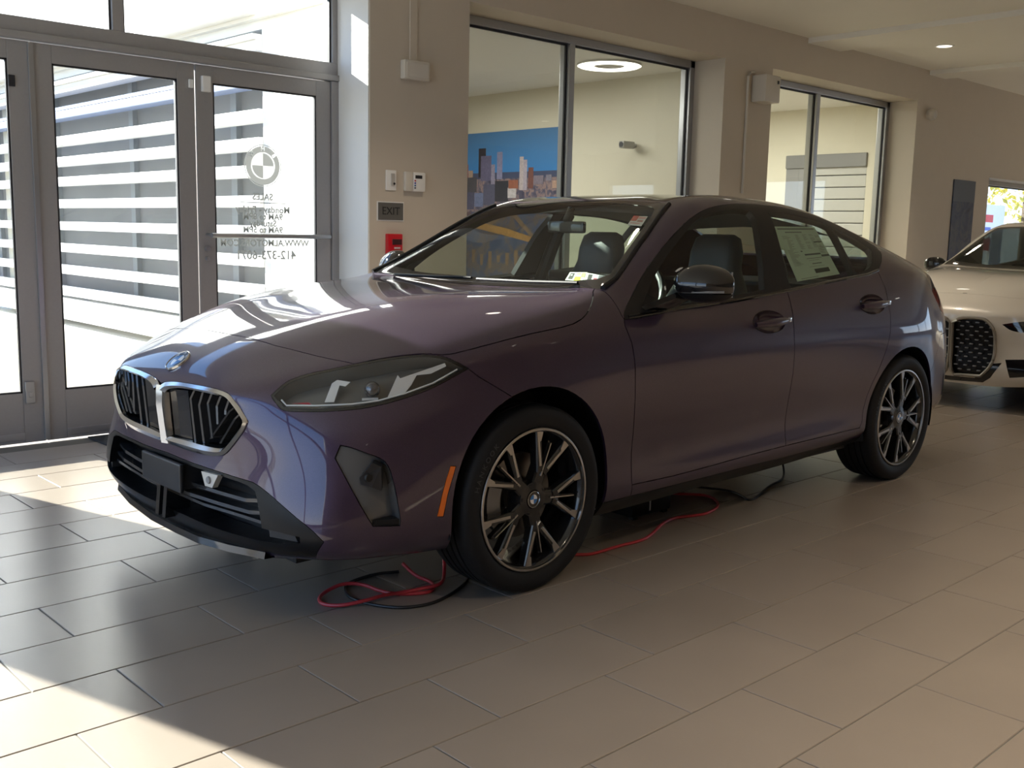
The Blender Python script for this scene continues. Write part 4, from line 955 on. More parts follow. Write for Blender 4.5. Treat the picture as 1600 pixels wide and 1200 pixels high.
def make_wheel(theta0):
    w=wheel_meshes().build('wheel',RUBBER,car,True,angle=50)
    MB().lathe([(.2534,-.102),(.2535,-.106),(.250,-.109),(.244,-.108),(.243,-.100)],72,'y').build('rim_edge',MACH,w,True,angle=60)
    MB().lathe([(.250,-.104),(.238,-.098),(.232,-.070),(.222,-.03),(.222,.06),(.25,.09),(.252,.10)],64,'y').build('rim_barrel',WBLACK,w,True,angle=60)
    a=math.radians
    for k in range(5):
        th=a(theta0+72*k); R=lambda r,o: (r*math.cos(th+o),r*math.sin(th+o))
        sp=MB(); fc=MB()
        bar_uv(R(.035,0),R(.128,0),.027,.024,-.090,-.05,sp)
        for s_ in (1,-1):
            p0=R(.098,s_*a(6)); p1=R(.240,s_*a(18.5))
            bar_uv(p0,p1,.014,.013,-.094,-.06,sp)
            bar_uv(R(.118,s_*a(9.0)),R(.241,s_*a(20.2)),.0052,.0052,-.0968,-.0935,fc)
            q0=R(.206,s_*a(15.0)); q1=R(.243,s_*a(14.0)); q2=R(.243,s_*a(20.4)); q3=R(.200,s_*a(18.2))
            fc.prism([(q0[0],-.0966,q0[1]),(q1[0],-.0966,q1[1]),(q2[0],-.0966,q2[1]),(q3[0],-.0966,q3[1])],(0,.004,0))
        bar_uv(R(.10,0),R(.212,0),.010,.005,-.080,-.06,sp)
        bar_uv(R(.085,0),R(.205,0),.0036,.0026,-.0935,-.078,fc)
        s=sp.build('spoke',WBLACK,w)
        fc.build('spoke_face',MACH,w)
    hb=MB().lathe([(0,-.088),(.030,-.088),(.034,-.094),(.060,-.090),(.066,-.075),(.066,-.03)],48,'y').build('hub',WBLACK,w,True,angle=30)
    for k in range(5):
        th=a(theta0+36+72*k); c=(.050*math.cos(th),.050*math.sin(th))
        MB().lathe([(0,-.0915),(.008,-.0915),(.0085,-.084)],6,'y',(c[0],0,c[1])).build('wheel_bolt',SBLACK,w)
    MB().lathe([(.07,-.015),(.152,-.015),(.152,.010),(.07,.010)],56,'y').build('brake_disc',DISC,w,True,angle=30)
    cal=MB(); pts=[]
    for i in range(7):
        t=a(155+i*8.5); pts.append((t,))
    vs=[]
    for (t,) in pts:
        for r,y in ((.118,-.050),(.178,-.050),(.178,.03),(.118,.03)): vs.append((r*math.cos(t),y,r*math.sin(t)))
    cal.add(vs,[(i*4+k,i*4+(k+1)%4,(i+1)*4+(k+1)%4,(i+1)*4+k) for i in range(6) for k in range(4)]+[(0,1,2,3),(24,27,26,25)])
    cal.build('brake_caliper',CALI,w)
    # raised maker's letters on the sidewall
    lb=MB(); tx='HANKOOK'
    for i,ch in enumerate(tx):
        t=a(164-i*5.2); n_=(math.cos(t),math.sin(t)); e=(math.sin(t),-math.cos(t))
        lb.add(*put(text_mesh(ch,.027,.0006),(.289*n_[0],-.1142,.289*n_[1]),(e[0],0,e[1]),(n_[0],0,n_[1])))
    lb.build('tyre_lettering',mat('tyre_letter',(.045,.045,.047),.5),w)
    # centre cap
    before=set(bpy.data.objects)
    e=roundel(w,(0,-.0945,0),(1,0,0),(0,0,1),.029,'hub_cap',letters=False)
    for o in list(e.children): o.parent=w
    return w
def copy_tree(o,parent=None):
    c=o.copy(); COL.objects.link(c)
    if parent: c.parent=parent
    for ch in list(o.children): copy_tree(ch,c)
    return c
wh=make_wheel(67); wh.location=(0,-.777,.331)
w2=copy_tree(wh,car); w2.location=(2.67,-.777,.331); w2.rotation_euler=(0,math.radians(-5),0)
for x in (0,2.67):
    w3=copy_tree(wh,car); w3.location=(x,.777,.331); w3.rotation_euler=(0,0,math.pi)
# wheel housings, underbody
for sd,sg in (('near',-1),('far',1)):
    for cx,cz,r in ((0,.350,.385),(2.665,.338,.374)):
        n=40; vs=[]; fs=[]
        for k in range(n+1):
            t=math.radians(-14)+math.radians(208)*k/n
            c_,s_=math.cos(t),math.sin(t)
            vs+=[(cx+r*c_,sg*.872,cz+r*s_),(cx+(r+.02)*c_,sg*.80,cz+(r+.02)*s_),(cx+(r+.02)*c_,sg*.56,cz+(r+.02)*s_),(cx,sg*.55,cz)]
        for k in range(n):
            for i in range(3): fs.append((k*4+i,k*4+i+1,(k+1)*4+i+1,(k+1)*4+i))
        MB().add(vs,fs).build('wheel_housing',SBLACK,car)
ub=MB().box(-.78,-.40,-.60,.60,.195,.24).box(-.40,.41,-.52,.52,.195,.30).box(.41,2.25,-.80,.80,.21,.27).box(2.25,3.1,-.50,.50,.24,.34).box(3.1,3.42,-.6,.6,.27,.4)
ub.build('underbody',SBLACK,car)
# ------------------------------------------------------------------ door mirrors
def sgn(v): return -1 if v<0 else 1
def mirror(sg):
    c=Vector((.800,.975,1.062)); b=bmesh.new(); bmesh.ops.create_uvsphere(b,u_segments=36,v_segments=24,radius=1)
    for v in b.verts:
        x,y,z=v.co; q=.72
        X=sgn(x)*abs(x)**q; Yv=sgn(y)*abs(y)**.8; Zv=sgn(z)*abs(z)**.85
        X=X*(.085 if x<0 else .040); X-=.018*(1-abs(Zv))
        top=.078*(1-.20*max(0,Yv)-.0*abs(Yv)); bot=.064
        zz=Zv*(top if z>0 else bot)
        yy=Yv*(.108 if y>0 else .098)
        v.co=Vector((c.x+X-.05*max(0,-Yv)*0+.03*Yv,(c.y+yy)*sg,c.z+zz))
    low=[f for f in b.faces if f.calc_center_median().z<c.z-.028]
    capm=bmesh.new()
    me_all=MB().bm(b); V=me_all.v; F=me_all.f
    def sub(cond):
        o=MB(); mp={}
        for f in F:
            cz=sum(V[i][2] for i in f)/len(f)
            if cond(cz):
                g=[]
                for i in f:
                    if i not in mp: mp[i]=len(o.v); o.v.append(V[i])
                    g.append(mp[i])
                o.f.append(tuple(g))
        return o
    m=sub(lambda z:z>=c.z-.026).build('door_mirror',GBLACK,car,True,angle=60); m['label']='gloss black door mirror'
    lowm=sub(lambda z:z<c.z-.026); lowm.v=[(x+(.004),c.y*sg+(y-c.y*sg)*.985,z-.004) for x,y,z in lowm.v]
    lowm.build('mirror_housing',SBLACK,m,True,angle=60)
    MB().tube([(c.x-.085,(c.y-.05)*sg,c.z-.027),(c.x-.088,c.y*sg,c.z-.026),(c.x-.070,(c.y+.06)*sg,c.z-.024),(c.x-.03,(c.y+.10)*sg,c.z-.022)],.005,8).build('indicator_strip',mat('indicator_lens',(.20,.20,.20),.08,coat=1),m,True)
    MB().prism([(c.x+.032,(c.y-.085)*sg,c.z-.045),(c.x+.032,(c.y+.09)*sg,c.z-.045),(c.x+.032,(c.y+.085)*sg,c.z+.05),(c.x+.032,(c.y-.08)*sg,c.z+.055)],(.010,0,0)).build('mirror_glass',mat('mirror_silver',(.8,.8,.8),.02,metal=1),m)
    MB().prism([(.60,.825*sg,.955),(.73,.828*sg,.955),(.80,.90*sg,1.000),(.72,.89*sg,1.008)],(0,0,.022)).build('mirror_arm',GBLACK,m)
    MB().prism([(.565,.838*sg,.948),(.78,.826*sg,.966),(.66,.793*sg,1.025)],(0,-.02*sg,.0)).build('mirror_sail',SBLACK,m)
    return m
mirror(-1); mirror(1)
# belt trims along the bottom of the side glass
for sg in (-1,1):
    MB().tube([(.50,.842*sg,.940),(.86,.829*sg,.964),(1.23,.826*sg,.982),(1.65,.822*sg,1.016),(2.0,.815*sg,1.047),(2.35,.806*sg,1.074),(2.48,.792*sg,1.094)],.008,8).build('belt_trim',GBLACK,car,True)
# black mouldings along the windscreen pillars
for sg in (1,-1):
    mp=[]
    for x,y in ((.470,.738),(.55,.728),(.64,.697),(.705,.674),(.78,.649),(.85,.630),(.93,.602),(1.0,.577),(1.05,.560),(1.085,.548)):
        h=BVH.ray_cast(Vector((x,-y,2)),Vector((0,0,-1)))[0]; mp.append((h.x,y*sg,h.z+.003))
    MB().tube(mp,.011,8).build('pillar_moulding',SBLACK,car,True)
# wipers
for pts in ([(.455,.55,1.038),(.470,.30,1.040),(.50,.05,1.046)],[(.47,-.02,1.044),(.485,-.30,1.047),(.50,-.58,1.055)]):
    MB().tube(pts,.007,8).build('wiper',SBLACK,car,True)
# ------------------------------------------------------------------ cabin
cab=MB().box(.45,2.9,-.76,.76,.27,.36).box(.50,.56,-.72,.72,.30,.95).box(2.72,2.80,-.62,.62,.36,1.02).box(2.5,3.05,-.62,.62,.98,1.0)
cabin=cab.build('cabin_floor',CABIN,car)
for sg in (-1,1):
    MB().box(.62,2.30,min(.75*sg,.80*sg),max(.75*sg,.80*sg),.34,.955,.02).build('door_card',CABIN,car,True)
    MB().tube([(1.64,.785*sg,.97),(1.66,.74*sg,1.10),(1.67,.675*sg,1.25),(1.68,.60*sg,1.345)],[.035,.035,.033,.03],10).build('pillar_trim',CABIN,car,True)
# headlining: shallow shell under the roof
hv=[];hf=[]
xs=[1.14,1.35,1.6,1.9,2.2,2.45]; zz=[1.352,1.385,1.39,1.380,1.345,1.30]; hy=[-.53,-.3,0,.3,.53]
for x,z in zip(xs,zz):
    for y in hy: hv.append((x,y,z-.045*(abs(y)/.55)**2))
for i in range(5):
    for k in range(4): hf.append((i*5+k,i*5+k+1,(i+1)*5+k+1,(i+1)*5+k))
MB().add(hv,hf).build('headlining',HEADL,car,True)
# dashboard
dv=[];df=[]
sec=[(.50,.945),(.60,.975),(.78,.985),(.90,.975),(.955,.93),(.96,.80),(.90,.62),(.80,.45)]
for y in (-.74,-.5,-.2,0,.2,.5,.74):
    for x,z in sec: dv.append((x+(.03 if abs(y)<.3 else 0),y,z-.012*(abs(y)/.74)**2))
m_=len(sec)
for i in range(6):
    for k in range(m_-1): df.append((i*m_+k,i*m_+k+1,(i+1)*m_+k+1,(i+1)*m_+k))
MB().add(dv,df).build('dashboard',CABIN,car,True,angle=50)
MB().box(.90,.915,-.58,-.02,.97,1.08,.006).build('dashboard_screen',GBLACK,car)
MB().box(1.05,1.9,-.12,.12,.36,.62,.03).build('centre_console',CABIN,car,True)
# steering wheel
swc=Vector((1.06,-.36,.945)); b=MB(); pts=[]
for k in range(28):
    t=2*math.pi*k/28; pts.append((swc.x+.19*math.sin(t)*.42,swc.y+.185*math.cos(t),swc.z+.185*math.sin(t)*.91))
b.tube(pts,.016,10,closed=True); b.tube([tuple(swc+Vector((-.1,-.17,-.02))*0+Vector((0,-.17,0))),tuple(swc+Vector((-.03,0,-.02))),tuple(swc+Vector((0,.17,0)))],.022,8).tube([tuple(swc+Vector((-.03,0,-.02))),tuple(swc+Vector((-.16,0,-.08)))],.05,12)
b.build('steering_wheel',CABIN,car,True)
def seat(x,y):
    def pillow(name,secs,par):
        """secs: list of (x,z,halfwidth,halfdepth,lean) swept upwards as rounded boxes"""
        vs=[];fs=[];n=20
        for (cx,cz,hw,hd) in secs:
            for k in range(n):
                t=2*math.pi*k/n; c_,s_=math.cos(t),math.sin(t)
                vs.append((cx+hd*sgn(c_)*abs(c_)**.55,y+hw*sgn(s_)*abs(s_)**.45,cz))
        m=len(secs)
        for i in range(m-1):
            for k in range(n): fs.append((i*n+k,i*n+(k+1)%n,(i+1)*n+(k+1)%n,(i+1)*n+k))
        fs+=[tuple(range(n))[::-1],tuple(range((m-1)*n,m*n))]
        return MB().add(vs,fs).build(name,LEATHER,par,True,angle=50)
    s=pillow('seat',[(x+.06,.52,.20,.05),(x+.07,.56,.245,.09),(x+.12,.72,.255,.085),(x+.18,.88,.245,.075),(x+.225,1.0,.20,.06),(x+.25,1.06,.155,.055),(x+.262,1.10,.135,.06),(x+.272,1.17,.132,.062),(x+.28,1.235,.115,.050),(x+.283,1.255,.08,.03)],car)
    pillow('seat_cushion',[(x-.22,.36,.22,.30),(x-.22,.44,.25,.32),(x-.22,.53,.25,.31),(x-.22,.56,.21,.27)],s)
    return s
for y in (-.37,.37): seat(1.42,y)
MB().box(2.12,2.60,-.60,.60,.36,.60,.05).build('rear_bench',LEATHER,car,True)
MB().prism([(2.52,-.60,.56),(2.70,-.60,.56),(2.80,-.60,1.02),(2.68,-.60,1.02)],(0,1.2,0)).build('rear_backrest',LEATHER,car)
# interior mirror
im=MB().box(1.02,1.045,-.115,.115,1.245,1.30,.012).tube([(1.03,0,1.30),(1.06,0,1.36)],.018,10)
im.build('interior_mirror',GBLACK,car,True)
# ------------------------------------------------------------------ stickers on the glass and the price sheet
def bil(q,u,v):
    a,b,c,d=[Vector(p) for p in q]; return a.lerp(b,u).lerp(d.lerp(c,u),v)
def sticker(name,q,base,marks,parent,label=None,dp=.004,n=None):
    q=[Vector(p) for p in q]; nr=(q[1]-q[0]).cross(q[3]-q[0]).normalized()
    if nr.x*.0+nr.y>0 or (abs(nr.y)<.3 and nr.x>0): nr=-nr   # towards the outside
    q=[p-nr*dp for p in q]
    b=MB(); N=6; vs=[bil(q,i/N,j/N)-nr*h for h in (0,.0008) for j in range(N+1) for i in range(N+1)]; K=(N+1)**2
    b.add(vs,[(o_+j*(N+1)+i,o_+j*(N+1)+i+1,o_+(j+1)*(N+1)+i+1,o_+(j+1)*(N+1)+i) for o_ in (0,K) for j in range(N) for i in range(N)])
    s=b.build(name,mat('paper_'+name+str(base),base,.6),parent)
    if label: s['label']=label
    by={}
    for (u0,u1,v0,v1,c_) in marks:
        by.setdefault(c_,MB()).prism([bil(q,u,v)+nr*.0012 for u,v in ((u0,v0),(u1,v0),(u1,v1),(u0,v1))],-nr*.0004)
    for c_,m in by.items(): m.build('print',mat('ink_'+str(c_),c_,.6),s)
    return s
sy=OL['stick_yellow'];swt=OL['stick_white'];sr=OL['stick_red']
INK=(.05,.05,.05)
sticker('sticker',sy,(.72,.75,.62),[(.1,.32,.15,.85,INK),(.16,.25,.3,.45,(.72,.75,.62)),(.42,.72,.55,1,(.85,.78,.05)),(.72,.92,.1,.6,(.35,.38,.2)),(.45,.65,.1,.3,(.5,.5,.25))],ws,'yellow and white inspection sticker')
sticker('sticker',swt,(.75,.76,.76),[(.08,.28,.15,.8,INK),(.14,.22,.3,.5,(.75,.76,.76)),(.40,.58,.5,.8,(.45,.1,.15)),(.62,.92,.1,.5,(.35,.36,.40)),(.7,.9,.6,.9,(.4,.3,.35))],ws,'white inspection sticker with a red patch')
sticker('sticker',sr,(.80,.72,.66),[(.0,.42,.0,.55,(.62,.08,.05)),(.46,.95,.1,.3,(.75,.35,.3)),(.5,.9,.45,.62,(.55,.2,.16)),(.1,.8,.72,.85,(.75,.4,.35))],ws,'red and white sticker high on the windscreen')
rd=[o for o in car.children if o.name.startswith('rear_door')][0]
pp=OL['paper']; q=[pp[0],(2.095,-.655,1.305),pp[2],pp[3]]
G1=(.16,.20,.18);G2=(.32,.37,.34)
mk=[(.05,.95,.03,.06,G2),(.20,.60,.10,.12,G2)]
random.seed(9)
for r_ in range(14):
    for c0 in (.40,.58,.74,.88): 
        if random.random()<.8: mk.append((c0,c0+random.uniform(.05,.11),.16+r_*.021,.165+r_*.021,G2))
for r_ in range(26): mk.append((.08,.08+random.uniform(.1,.22),.18+r_*.022,.185+r_*.022,G2))
mk+=[(.78,.98,.30,.325,G1),(.42,.80,.535,.565,G1),(.80,.99,.575,.615,G1),(.36,.40,.47,.49,G1),(.48,.82,.83,.91,(.05,.07,.06)),(.42,.78,.62,.63,G2),(.45,.7,.66,.665,G2),(.5,.72,.72,.735,G1),(.4,.76,.78,.785,G2),(.1,.5,.965,.975,G2)]
for r_ in range(9): mk.append((.82,.82+random.uniform(.08,.15),.40+r_*.017,.404+r_*.017,G2))
sticker('price_sheet',q,(.78,.95,.82),mk,rd,'printed price sheet stuck inside the window',dp=.010)
q2=[(1.705,-.679,1.298),(1.80,-.672,1.300),(1.76,-.742,1.196),(1.69,-.738,1.198)]
sticker('price_sheet_flap',q2,(.76,.93,.80),[],rd,None,dp=.014)
# ------------------------------------------------------------------ the white car behind (same surface, its own panels)
DX,DY=6.20,.03
wcar=empty('car_parked_behind',(DX,DY,0),'white car with a tall black grille parked behind the purple car','car')
WPAINT=mat('white_car_paint',(.74,.70,.63),.28,coat=1.0)
s2=Shell(MASTER)
s2.cut(1,AF,Y,sm=False,zone=side_zone); s2.cut(1,AR,Y,sm=False,zone=side_zone)
s2.cut(2,DLO,Y,lim=.3); s2.cut(7,WS,DN,zone=top_zone); s2.cut(6,WI,DN,only=(7,),zone=top_zone)
s2.cut(21,RG,DN,zone=top_zone)
KG=[(-.9,-.06,.685),(-.9,-.225,.690),(-.9,-.275,.660),(-.9,-.318,.60),(-.9,-.325,.40),(-.9,-.29,.32),(-.9,-.235,.262),(-.9,-.040,.252),(-.9,-.008,.30),(-.9,-.008,.64)]
s2.cut(11,KG,FX_,lim=-.2,it=1)
on=lambda L:[BVH.ray_cast(Vector((-2,y,z)),Vector((1,0,0)))[0] for y,z in L]
LBK=on([(.03,.236),(-.19,.241),(-.245,.30),(-.285,.355),(-.38,.375),(-.305,.255),(-.245,.212),(.03,.200)])
s2.cut(12,LBK,FX_,sm=False,lim=-.2)
s2.cut(9,on([(-.36,.655),(-.46,.68),(-.62,.70),(-.66,.66),(-.52,.60),(-.42,.612)]),FX_,lim=-.1)
s2.cut(12,on([(-.40,.40),(-.6,.42),(-.62,.30),(-.44,.27)]),FX_,sm=False,lim=-.1)
HD2=[(-.74,.03,.85),(-.745,-.30,.845),(-.70,-.42,.838),(-.60,-.60,.835),(-.45,-.72,.862),(-.20,-.79,.905),(.2,-.79,.965),(.40,-.74,1.03),(.45,-.70,1.06),(.480,-.3,1.06),(.480,.03,1.06)]
s2.cut(8,HD2,HDIR,zone=lambda c:c.z>.70,lim=.3,it=1)
for f in s2.bm.faces:
    if f[s2.ID]==0: f[s2.ID]=25
s2.clean()
Q=s2.panel
Q('hood',{8},WPAINT,wcar,'both',gap=.002); Q('body_shell',{25},WPAINT,wcar,'both',gap=0)
DGLASS=glass_mat('dark_car_glass',(.22,.24,.22),.05)
Q('windshield',{6},DGLASS,wcar,'both',gap=0,flange=0); Q('windshield_border',{7},GBLACK,wcar,'both',gap=0,flange=0)
Q('rear_window',{21},DGLASS,wcar,'both',gap=0,flange=0)
Q('side_window',{2},DGLASS,wcar,'both',gap=0,flange=0)
kg=Q('grille',{11},SBLACK,wcar,'both',gap=0,flange=0,off=.03,wall=True); kg['label']='tall black grille in a satin frame'
for sg in (-1,1):
    lp=[BVH.ray_cast(Vector((-2,p[1],p[2])),Vector((1,0,0)))[0] for p in smooth_poly(KG,True,2)]
    MB().tube([(p.x-.004,-p.y*sg,p.z) for p in lp],.012,8,closed=True).build('grille_frame',mat('satin_grey_frame',(.33,.31,.28),.3,metal=.6),kg,True)
    for r_ in range(12):
        for c_ in range(4):
            y=-.042-.070*c_-(.031 if r_%2 else 0); z=.655-.0325*r_
            if y<-.29 and (z>.60 or z<.40): continue
            if y<-.31: continue
            h=BVH.ray_cast(Vector((-2,y,z)),Vector((1,0,0)))[0]
            MB().box(h.x+.012,h.x+.03,min(-sg*(y-.014),-sg*(y+.014)),max(-sg*(y-.014),-sg*(y+.014)),z-.0045,z+.0045,.002).build('grille_stud',mat('stud_grey',(.30,.29,.28),.3,metal=.7),kg)
Q('lower_trim',{12},GBLACK,wcar,'both',gap=0,flange=0)
Q('headlight',{9},GBLACK,wcar,'near',gap=0,flange=0); Q('headlight',{9},GBLACK,wcar,'far',gap=0,flange=0)
MB().box(-.5,3.2,-.6,.6,.19,.3).build('underbody',SBLACK,wcar)
MB().box(.5,.62,-.7,.7,.8,1.0,.03).box(.62,2.6,-.74,.74,.3,.7).build('dashboard',CABIN,wcar)
for y in (-.37,.37):
    MB().box(1.55,1.7,y-.22,y+.22,.6,1.06,.06).box(1.66,1.74,y-.12,y+.12,1.08,1.22,.03).build('seat',LEATHER,wcar,True)
for x in (0,2.67):
    for sg in (1,-1):
        w_=wh.copy(); COL.objects.link(w_); w_.parent=wcar; w_.location=(x,-.777*sg,.331); w_.rotation_euler=(0,0,0 if sg>0 else math.pi)
        MB().lathe([(0,-.09*sg),(.10,-.085*sg),(.235,-.10*sg),(.252,-.105*sg)],40,'y',(x,-.777*sg,.331)).build('wheel_trim',ALUL,wcar,True)
for sg in (-1,1):
    b=bmesh.new(); bmesh.ops.create_uvsphere(b,u_segments=24,v_segments=14,radius=1)
    for v in b.verts: v.co=Vector((.72+v.co.x*.06,sg*(.925+sgn(v.co.y)*abs(v.co.y)**.8*.10),1.035+sgn(v.co.z)*abs(v.co.z)**.8*.065))
    MB().bm(b).tube([(.62,.80*sg,.98),(.72,.9*sg,1.0)],.02,8).build('door_mirror',GBLACK,wcar,True)
MB().tube([(-.74,.02,.855),(-.739,-.01,.856)],.004,6).build('badge_glint',CHROME,wcar)
# ------------------------------------------------------------------ cables and charger on the floor
def cable(name,pts,r,m,label,cat='cable',group=None):
    P=[Vector((p[0],p[1],p[2] if len(p)>2 else r)) for p in pts]
    for _ in range(3):
        Q=[P[0]]
        for a,b in zip(P[:-1],P[1:]): Q+= [a.lerp(b,.25),a.lerp(b,.75)]
        P=Q+[P[-1]]
    o=MB().tube(P,r,8).build(name,m,None,True); return tag(o,label,cat,group)
RED=mat('red_cable_jacket',(.50,.035,.045),.4); BLK=mat('black_cable_jacket',(.014,.014,.015),.45)
r=.0065
cable('cable',[(-.255,-.464,.05),(-.25,-.532,.02),(-.22,-.566,r),(-.232,-.619,r),(-.283,-.668,r),(-.34,-.648),(-.397,-.605),(-.419,-.539),(-.437,-.49,.018),(-.493,-.444,.026),(-.568,-.442,.012),(-.619,-.473),(-.642,-.531),(-.607,-.59,.010),(-.533,-.627,.022),(-.454,-.623,.022),(-.392,-.623,.014),(-.31,-.656,.022),(-.244,-.675,.026),(-.17,-.60,.03),(-.12,-.53,.10),(-.10,-.45,.17)],r,RED,'red cable looped on the floor beside the front tyre')
cable('cable',[(-.241,-.421,.005),(-.319,-.387),(-.415,-.395),(-.48,-.42),(-.528,-.509),(-.53,-.586),(-.498,-.671),(-.448,-.731),(-.355,-.758),(-.237,-.725),(-.134,-.672),(-.05,-.60)],.0055,BLK,'black cable looped under the red one beside the front tyre')
cable('cable',[(.12,-.52),(.30,-.62),(.409,-.70),(.448,-.732),(.517,-.737),(.622,-.731),(.757,-.745),(.856,-.715),(1.03,-.633),(1.142,-.613),(1.213,-.641),(1.299,-.667),(1.441,-.632),(1.538,-.554),(1.577,-.471),(1.546,-.413),(1.46,-.33),(1.36,-.28,.04),(1.27,-.33,.055)],r,RED,'red cable running from behind the front tyre to the black charger')
cable('cable',[(1.26,-.40,.05),(1.40,-.36,.034),(1.50,-.35,.040),(1.62,-.36,.022),(1.726,-.42),(1.751,-.491),(1.702,-.587),(1.657,-.649),(1.733,-.644),(1.994,-.543),(2.152,-.521),(2.30,-.44,.01),(2.33,-.40,.07),(2.34,-.38,.20)],.0055,BLK,'black cable curling from the charger towards the rear wheel')
ch=empty('battery_charger',(1.10,-.42,0),'black battery charger box with cables under the car','charger')
MB().box(-.14,.13,-.10,.10,.012,.135,.012).build('casing',SBLACK,ch,True)
for z in (.045,.075,.105): MB().box(.128,.137,-.09,.09,z-.008,z+.008,.003).build('cooling_fin',mat('charger_grey',(.09,.09,.10),.4),ch)
for x in (-.11,.10):
    for y in (-.08,.08): MB().box(x-.015,x+.015,y-.012,y+.012,0,.014).build('foot',SBLACK,ch)
MB().box(-.03,-.022,-.106,-.10,.03,.085,.002).build('tag_clip',mat('grey_clip',(.45,.45,.46),.4),ch)
mt=empty('door_mat',(.56,2.15,0),'dark entrance mat on the tiles inside the doors','mat')
MB().box(-.75,.75,-.13,.50,0,.010,.004).build('mat_pile',mat('mat_fibre',(.03,.032,.036),.95,bump=.8,scale=300,noise=.2),mt)
# ------------------------------------------------------------------ things on the wall
DEV=mat('ivory_plastic',(.60,.56,.49),.45)
def wall_thing(name,x,z,label,cat): return empty(name,(x,YF,z),label,cat)
t=wall_thing('sounder_box',1.915,2.29,'ivory sounder box high on the wall pier','alarm')
MB().box(-.105,.105,-.055,0,-.062,.062,.012).build('casing',DEV,t,True); MB().box(-.09,.09,-.058,-.054,-.045,.045,.004).build('front_plate',mat('ivory_plate',(.62,.58,.52),.4),t)
MB().box(-.03,.03,-.012,0,.06,.55,.003).build('trunking',WALLM,t)
t=wall_thing('light_switch',1.737,1.567,'ivory light switch beside the keypad','switch')
MB().box(-.042,.042,-.010,0,-.066,.066,.004).build('plate',WHITEP,t,True); MB().box(-.006,.024,-.018,-.010,-.035,.045,.004).build('rocker',mat('switch_grey',(.45,.43,.40),.4),t); MB().lathe([(0,-.022),(.007,-.022),(.008,-.018)],12,'y',(.018,0,-.022)).build('knob',GASKET,t)
t=wall_thing('alarm_keypad',1.93,1.565,'white alarm keypad with a dark display','keypad')
MB().box(-.088,-.025,-.028,0,-.064,.064,.006).build('back_box',DEV,t,True); MB().box(-.022,.08,-.030,0,-.064,.064,.008).build('casing',WHITEP,t,True)
MB().box(-.008,.05,-.0315,-.030,.022,.044).build('display',GASKET,t)
for k,c_ in enumerate(((.5,.05,.05),(.05,.05,.3),(.05,.15,.3),(.1,.1,.12))): MB().box(-.016,-.004,-.0325,-.030,.002-.016*k,.012-.016*k).build('button',mat('button_%d'%k,c_,.4),t)
t=wall_thing('exit_sign',1.736,1.363,'grey plate on the wall reading EXIT','sign')
MB().box(-.103,.103,-.008,0,-.057,.057,.002).build('plate',mat('exit_grey',(.115,.110,.10),.45),t)
MB().box(-.11,.11,-.004,.0,-.064,.064).build('backing',WHITEP,t)
MB().add(*put(text_mesh('EXIT',.072,.0006),(0,-.0088,0),(1,0,0),(0,0,1))).build('lettering',mat('exit_black',(.012,.012,.012),.5),t)
t=wall_thing('fire_alarm',1.755,1.145,'red fire alarm pull station under the EXIT plate','fire alarm')
FR=mat('fire_red',(.55,.008,.018),.3,coat=.5)
MB().box(-.06,.06,-.035,0,-.07,.07,.006).build('casing',FR,t,True); MB().box(-.028,.050,-.040,-.035,-.002,.035,.003).build('handle',mat('fire_dark',(.05,.01,.012),.4),t); MB().box(-.012,.036,-.0405,-.035,-.03,-.018,.002).build('print',mat('fire_white',(.6,.5,.5),.5),t)
t=wall_thing('wall_speaker',5.95,2.595,'ivory wall unit with a conduit between the two windows','speaker')
MB().box(-.12,.12,-.16,0,-.125,.12,.02).build('casing',DEV,t,True); MB().box(.06,.085,-.166,-.158,.045,.075,.004).build('lens',GASKET,t)
MB().tube([(-.19,-.012,-.95),(-.19,-.012,.10),(-.17,-.012,.135),(-.10,-.012,.145)],.013,10).build('conduit',DEV,t,True)
t=wall_thing('wall_sconce',9.38,2.68,'small ivory fitting right of the second window','fitting')
MB().lathe([(0,-.10),(.05,-.09),(.07,-.05),(.05,0)],20,'y').build('casing',DEV,t,True)
t=empty('smoke_detector',(11.9,1.95,CZ),'white round detector on the ceiling at the far right','detector')
MB().lathe([(.09,0),(.09,-.03),(.07,-.07),(0,-.075)],24).build('casing',WHITEP,t,True)
# poster on the far pier
t=empty('wall_poster',(10.49,YF,1.28),'tall dark blue poster on the far wall','poster')
def print_mat(name,cols,scale,dist=2):
    m=bpy.data.materials.new(name); m.use_nodes=True; n=m.node_tree; b=n.nodes['Principled BSDF']; b.inputs['Roughness'].default_value=.35
    tc=n.nodes.new('ShaderNodeTexCoord'); z=n.nodes.new('ShaderNodeTexNoise'); z.inputs['Scale'].default_value=scale; z.inputs['Detail'].default_value=6; z.inputs['Distortion'].default_value=dist
    r_=n.nodes.new('ShaderNodeValToRGB'); n.links.new(tc.outputs['Object'],z.inputs['Vector']); n.links.new(z.outputs['Fac'],r_.inputs[0]); n.links.new(r_.outputs[0],b.inputs['Base Color'])
    el=r_.color_ramp.elements
    while len(el)<len(cols): el.new(.5)
    for i,c_ in enumerate(cols): el[i].position=.3+.4*i/(len(cols)-1); el[i].color=col4(c_)
    return m
MB().box(-.30,.31,-.012,0,-.68,.71).build('panel',print_mat('poster_print',[(.008,.012,.03),(.02,.035,.085),(.06,.065,.085),(.015,.025,.06)],4),t)
MB().box(-.30,.31,-.0135,-.012,.45,.71).build('print_band',mat('poster_top',(.075,.09,.115),.4),t)
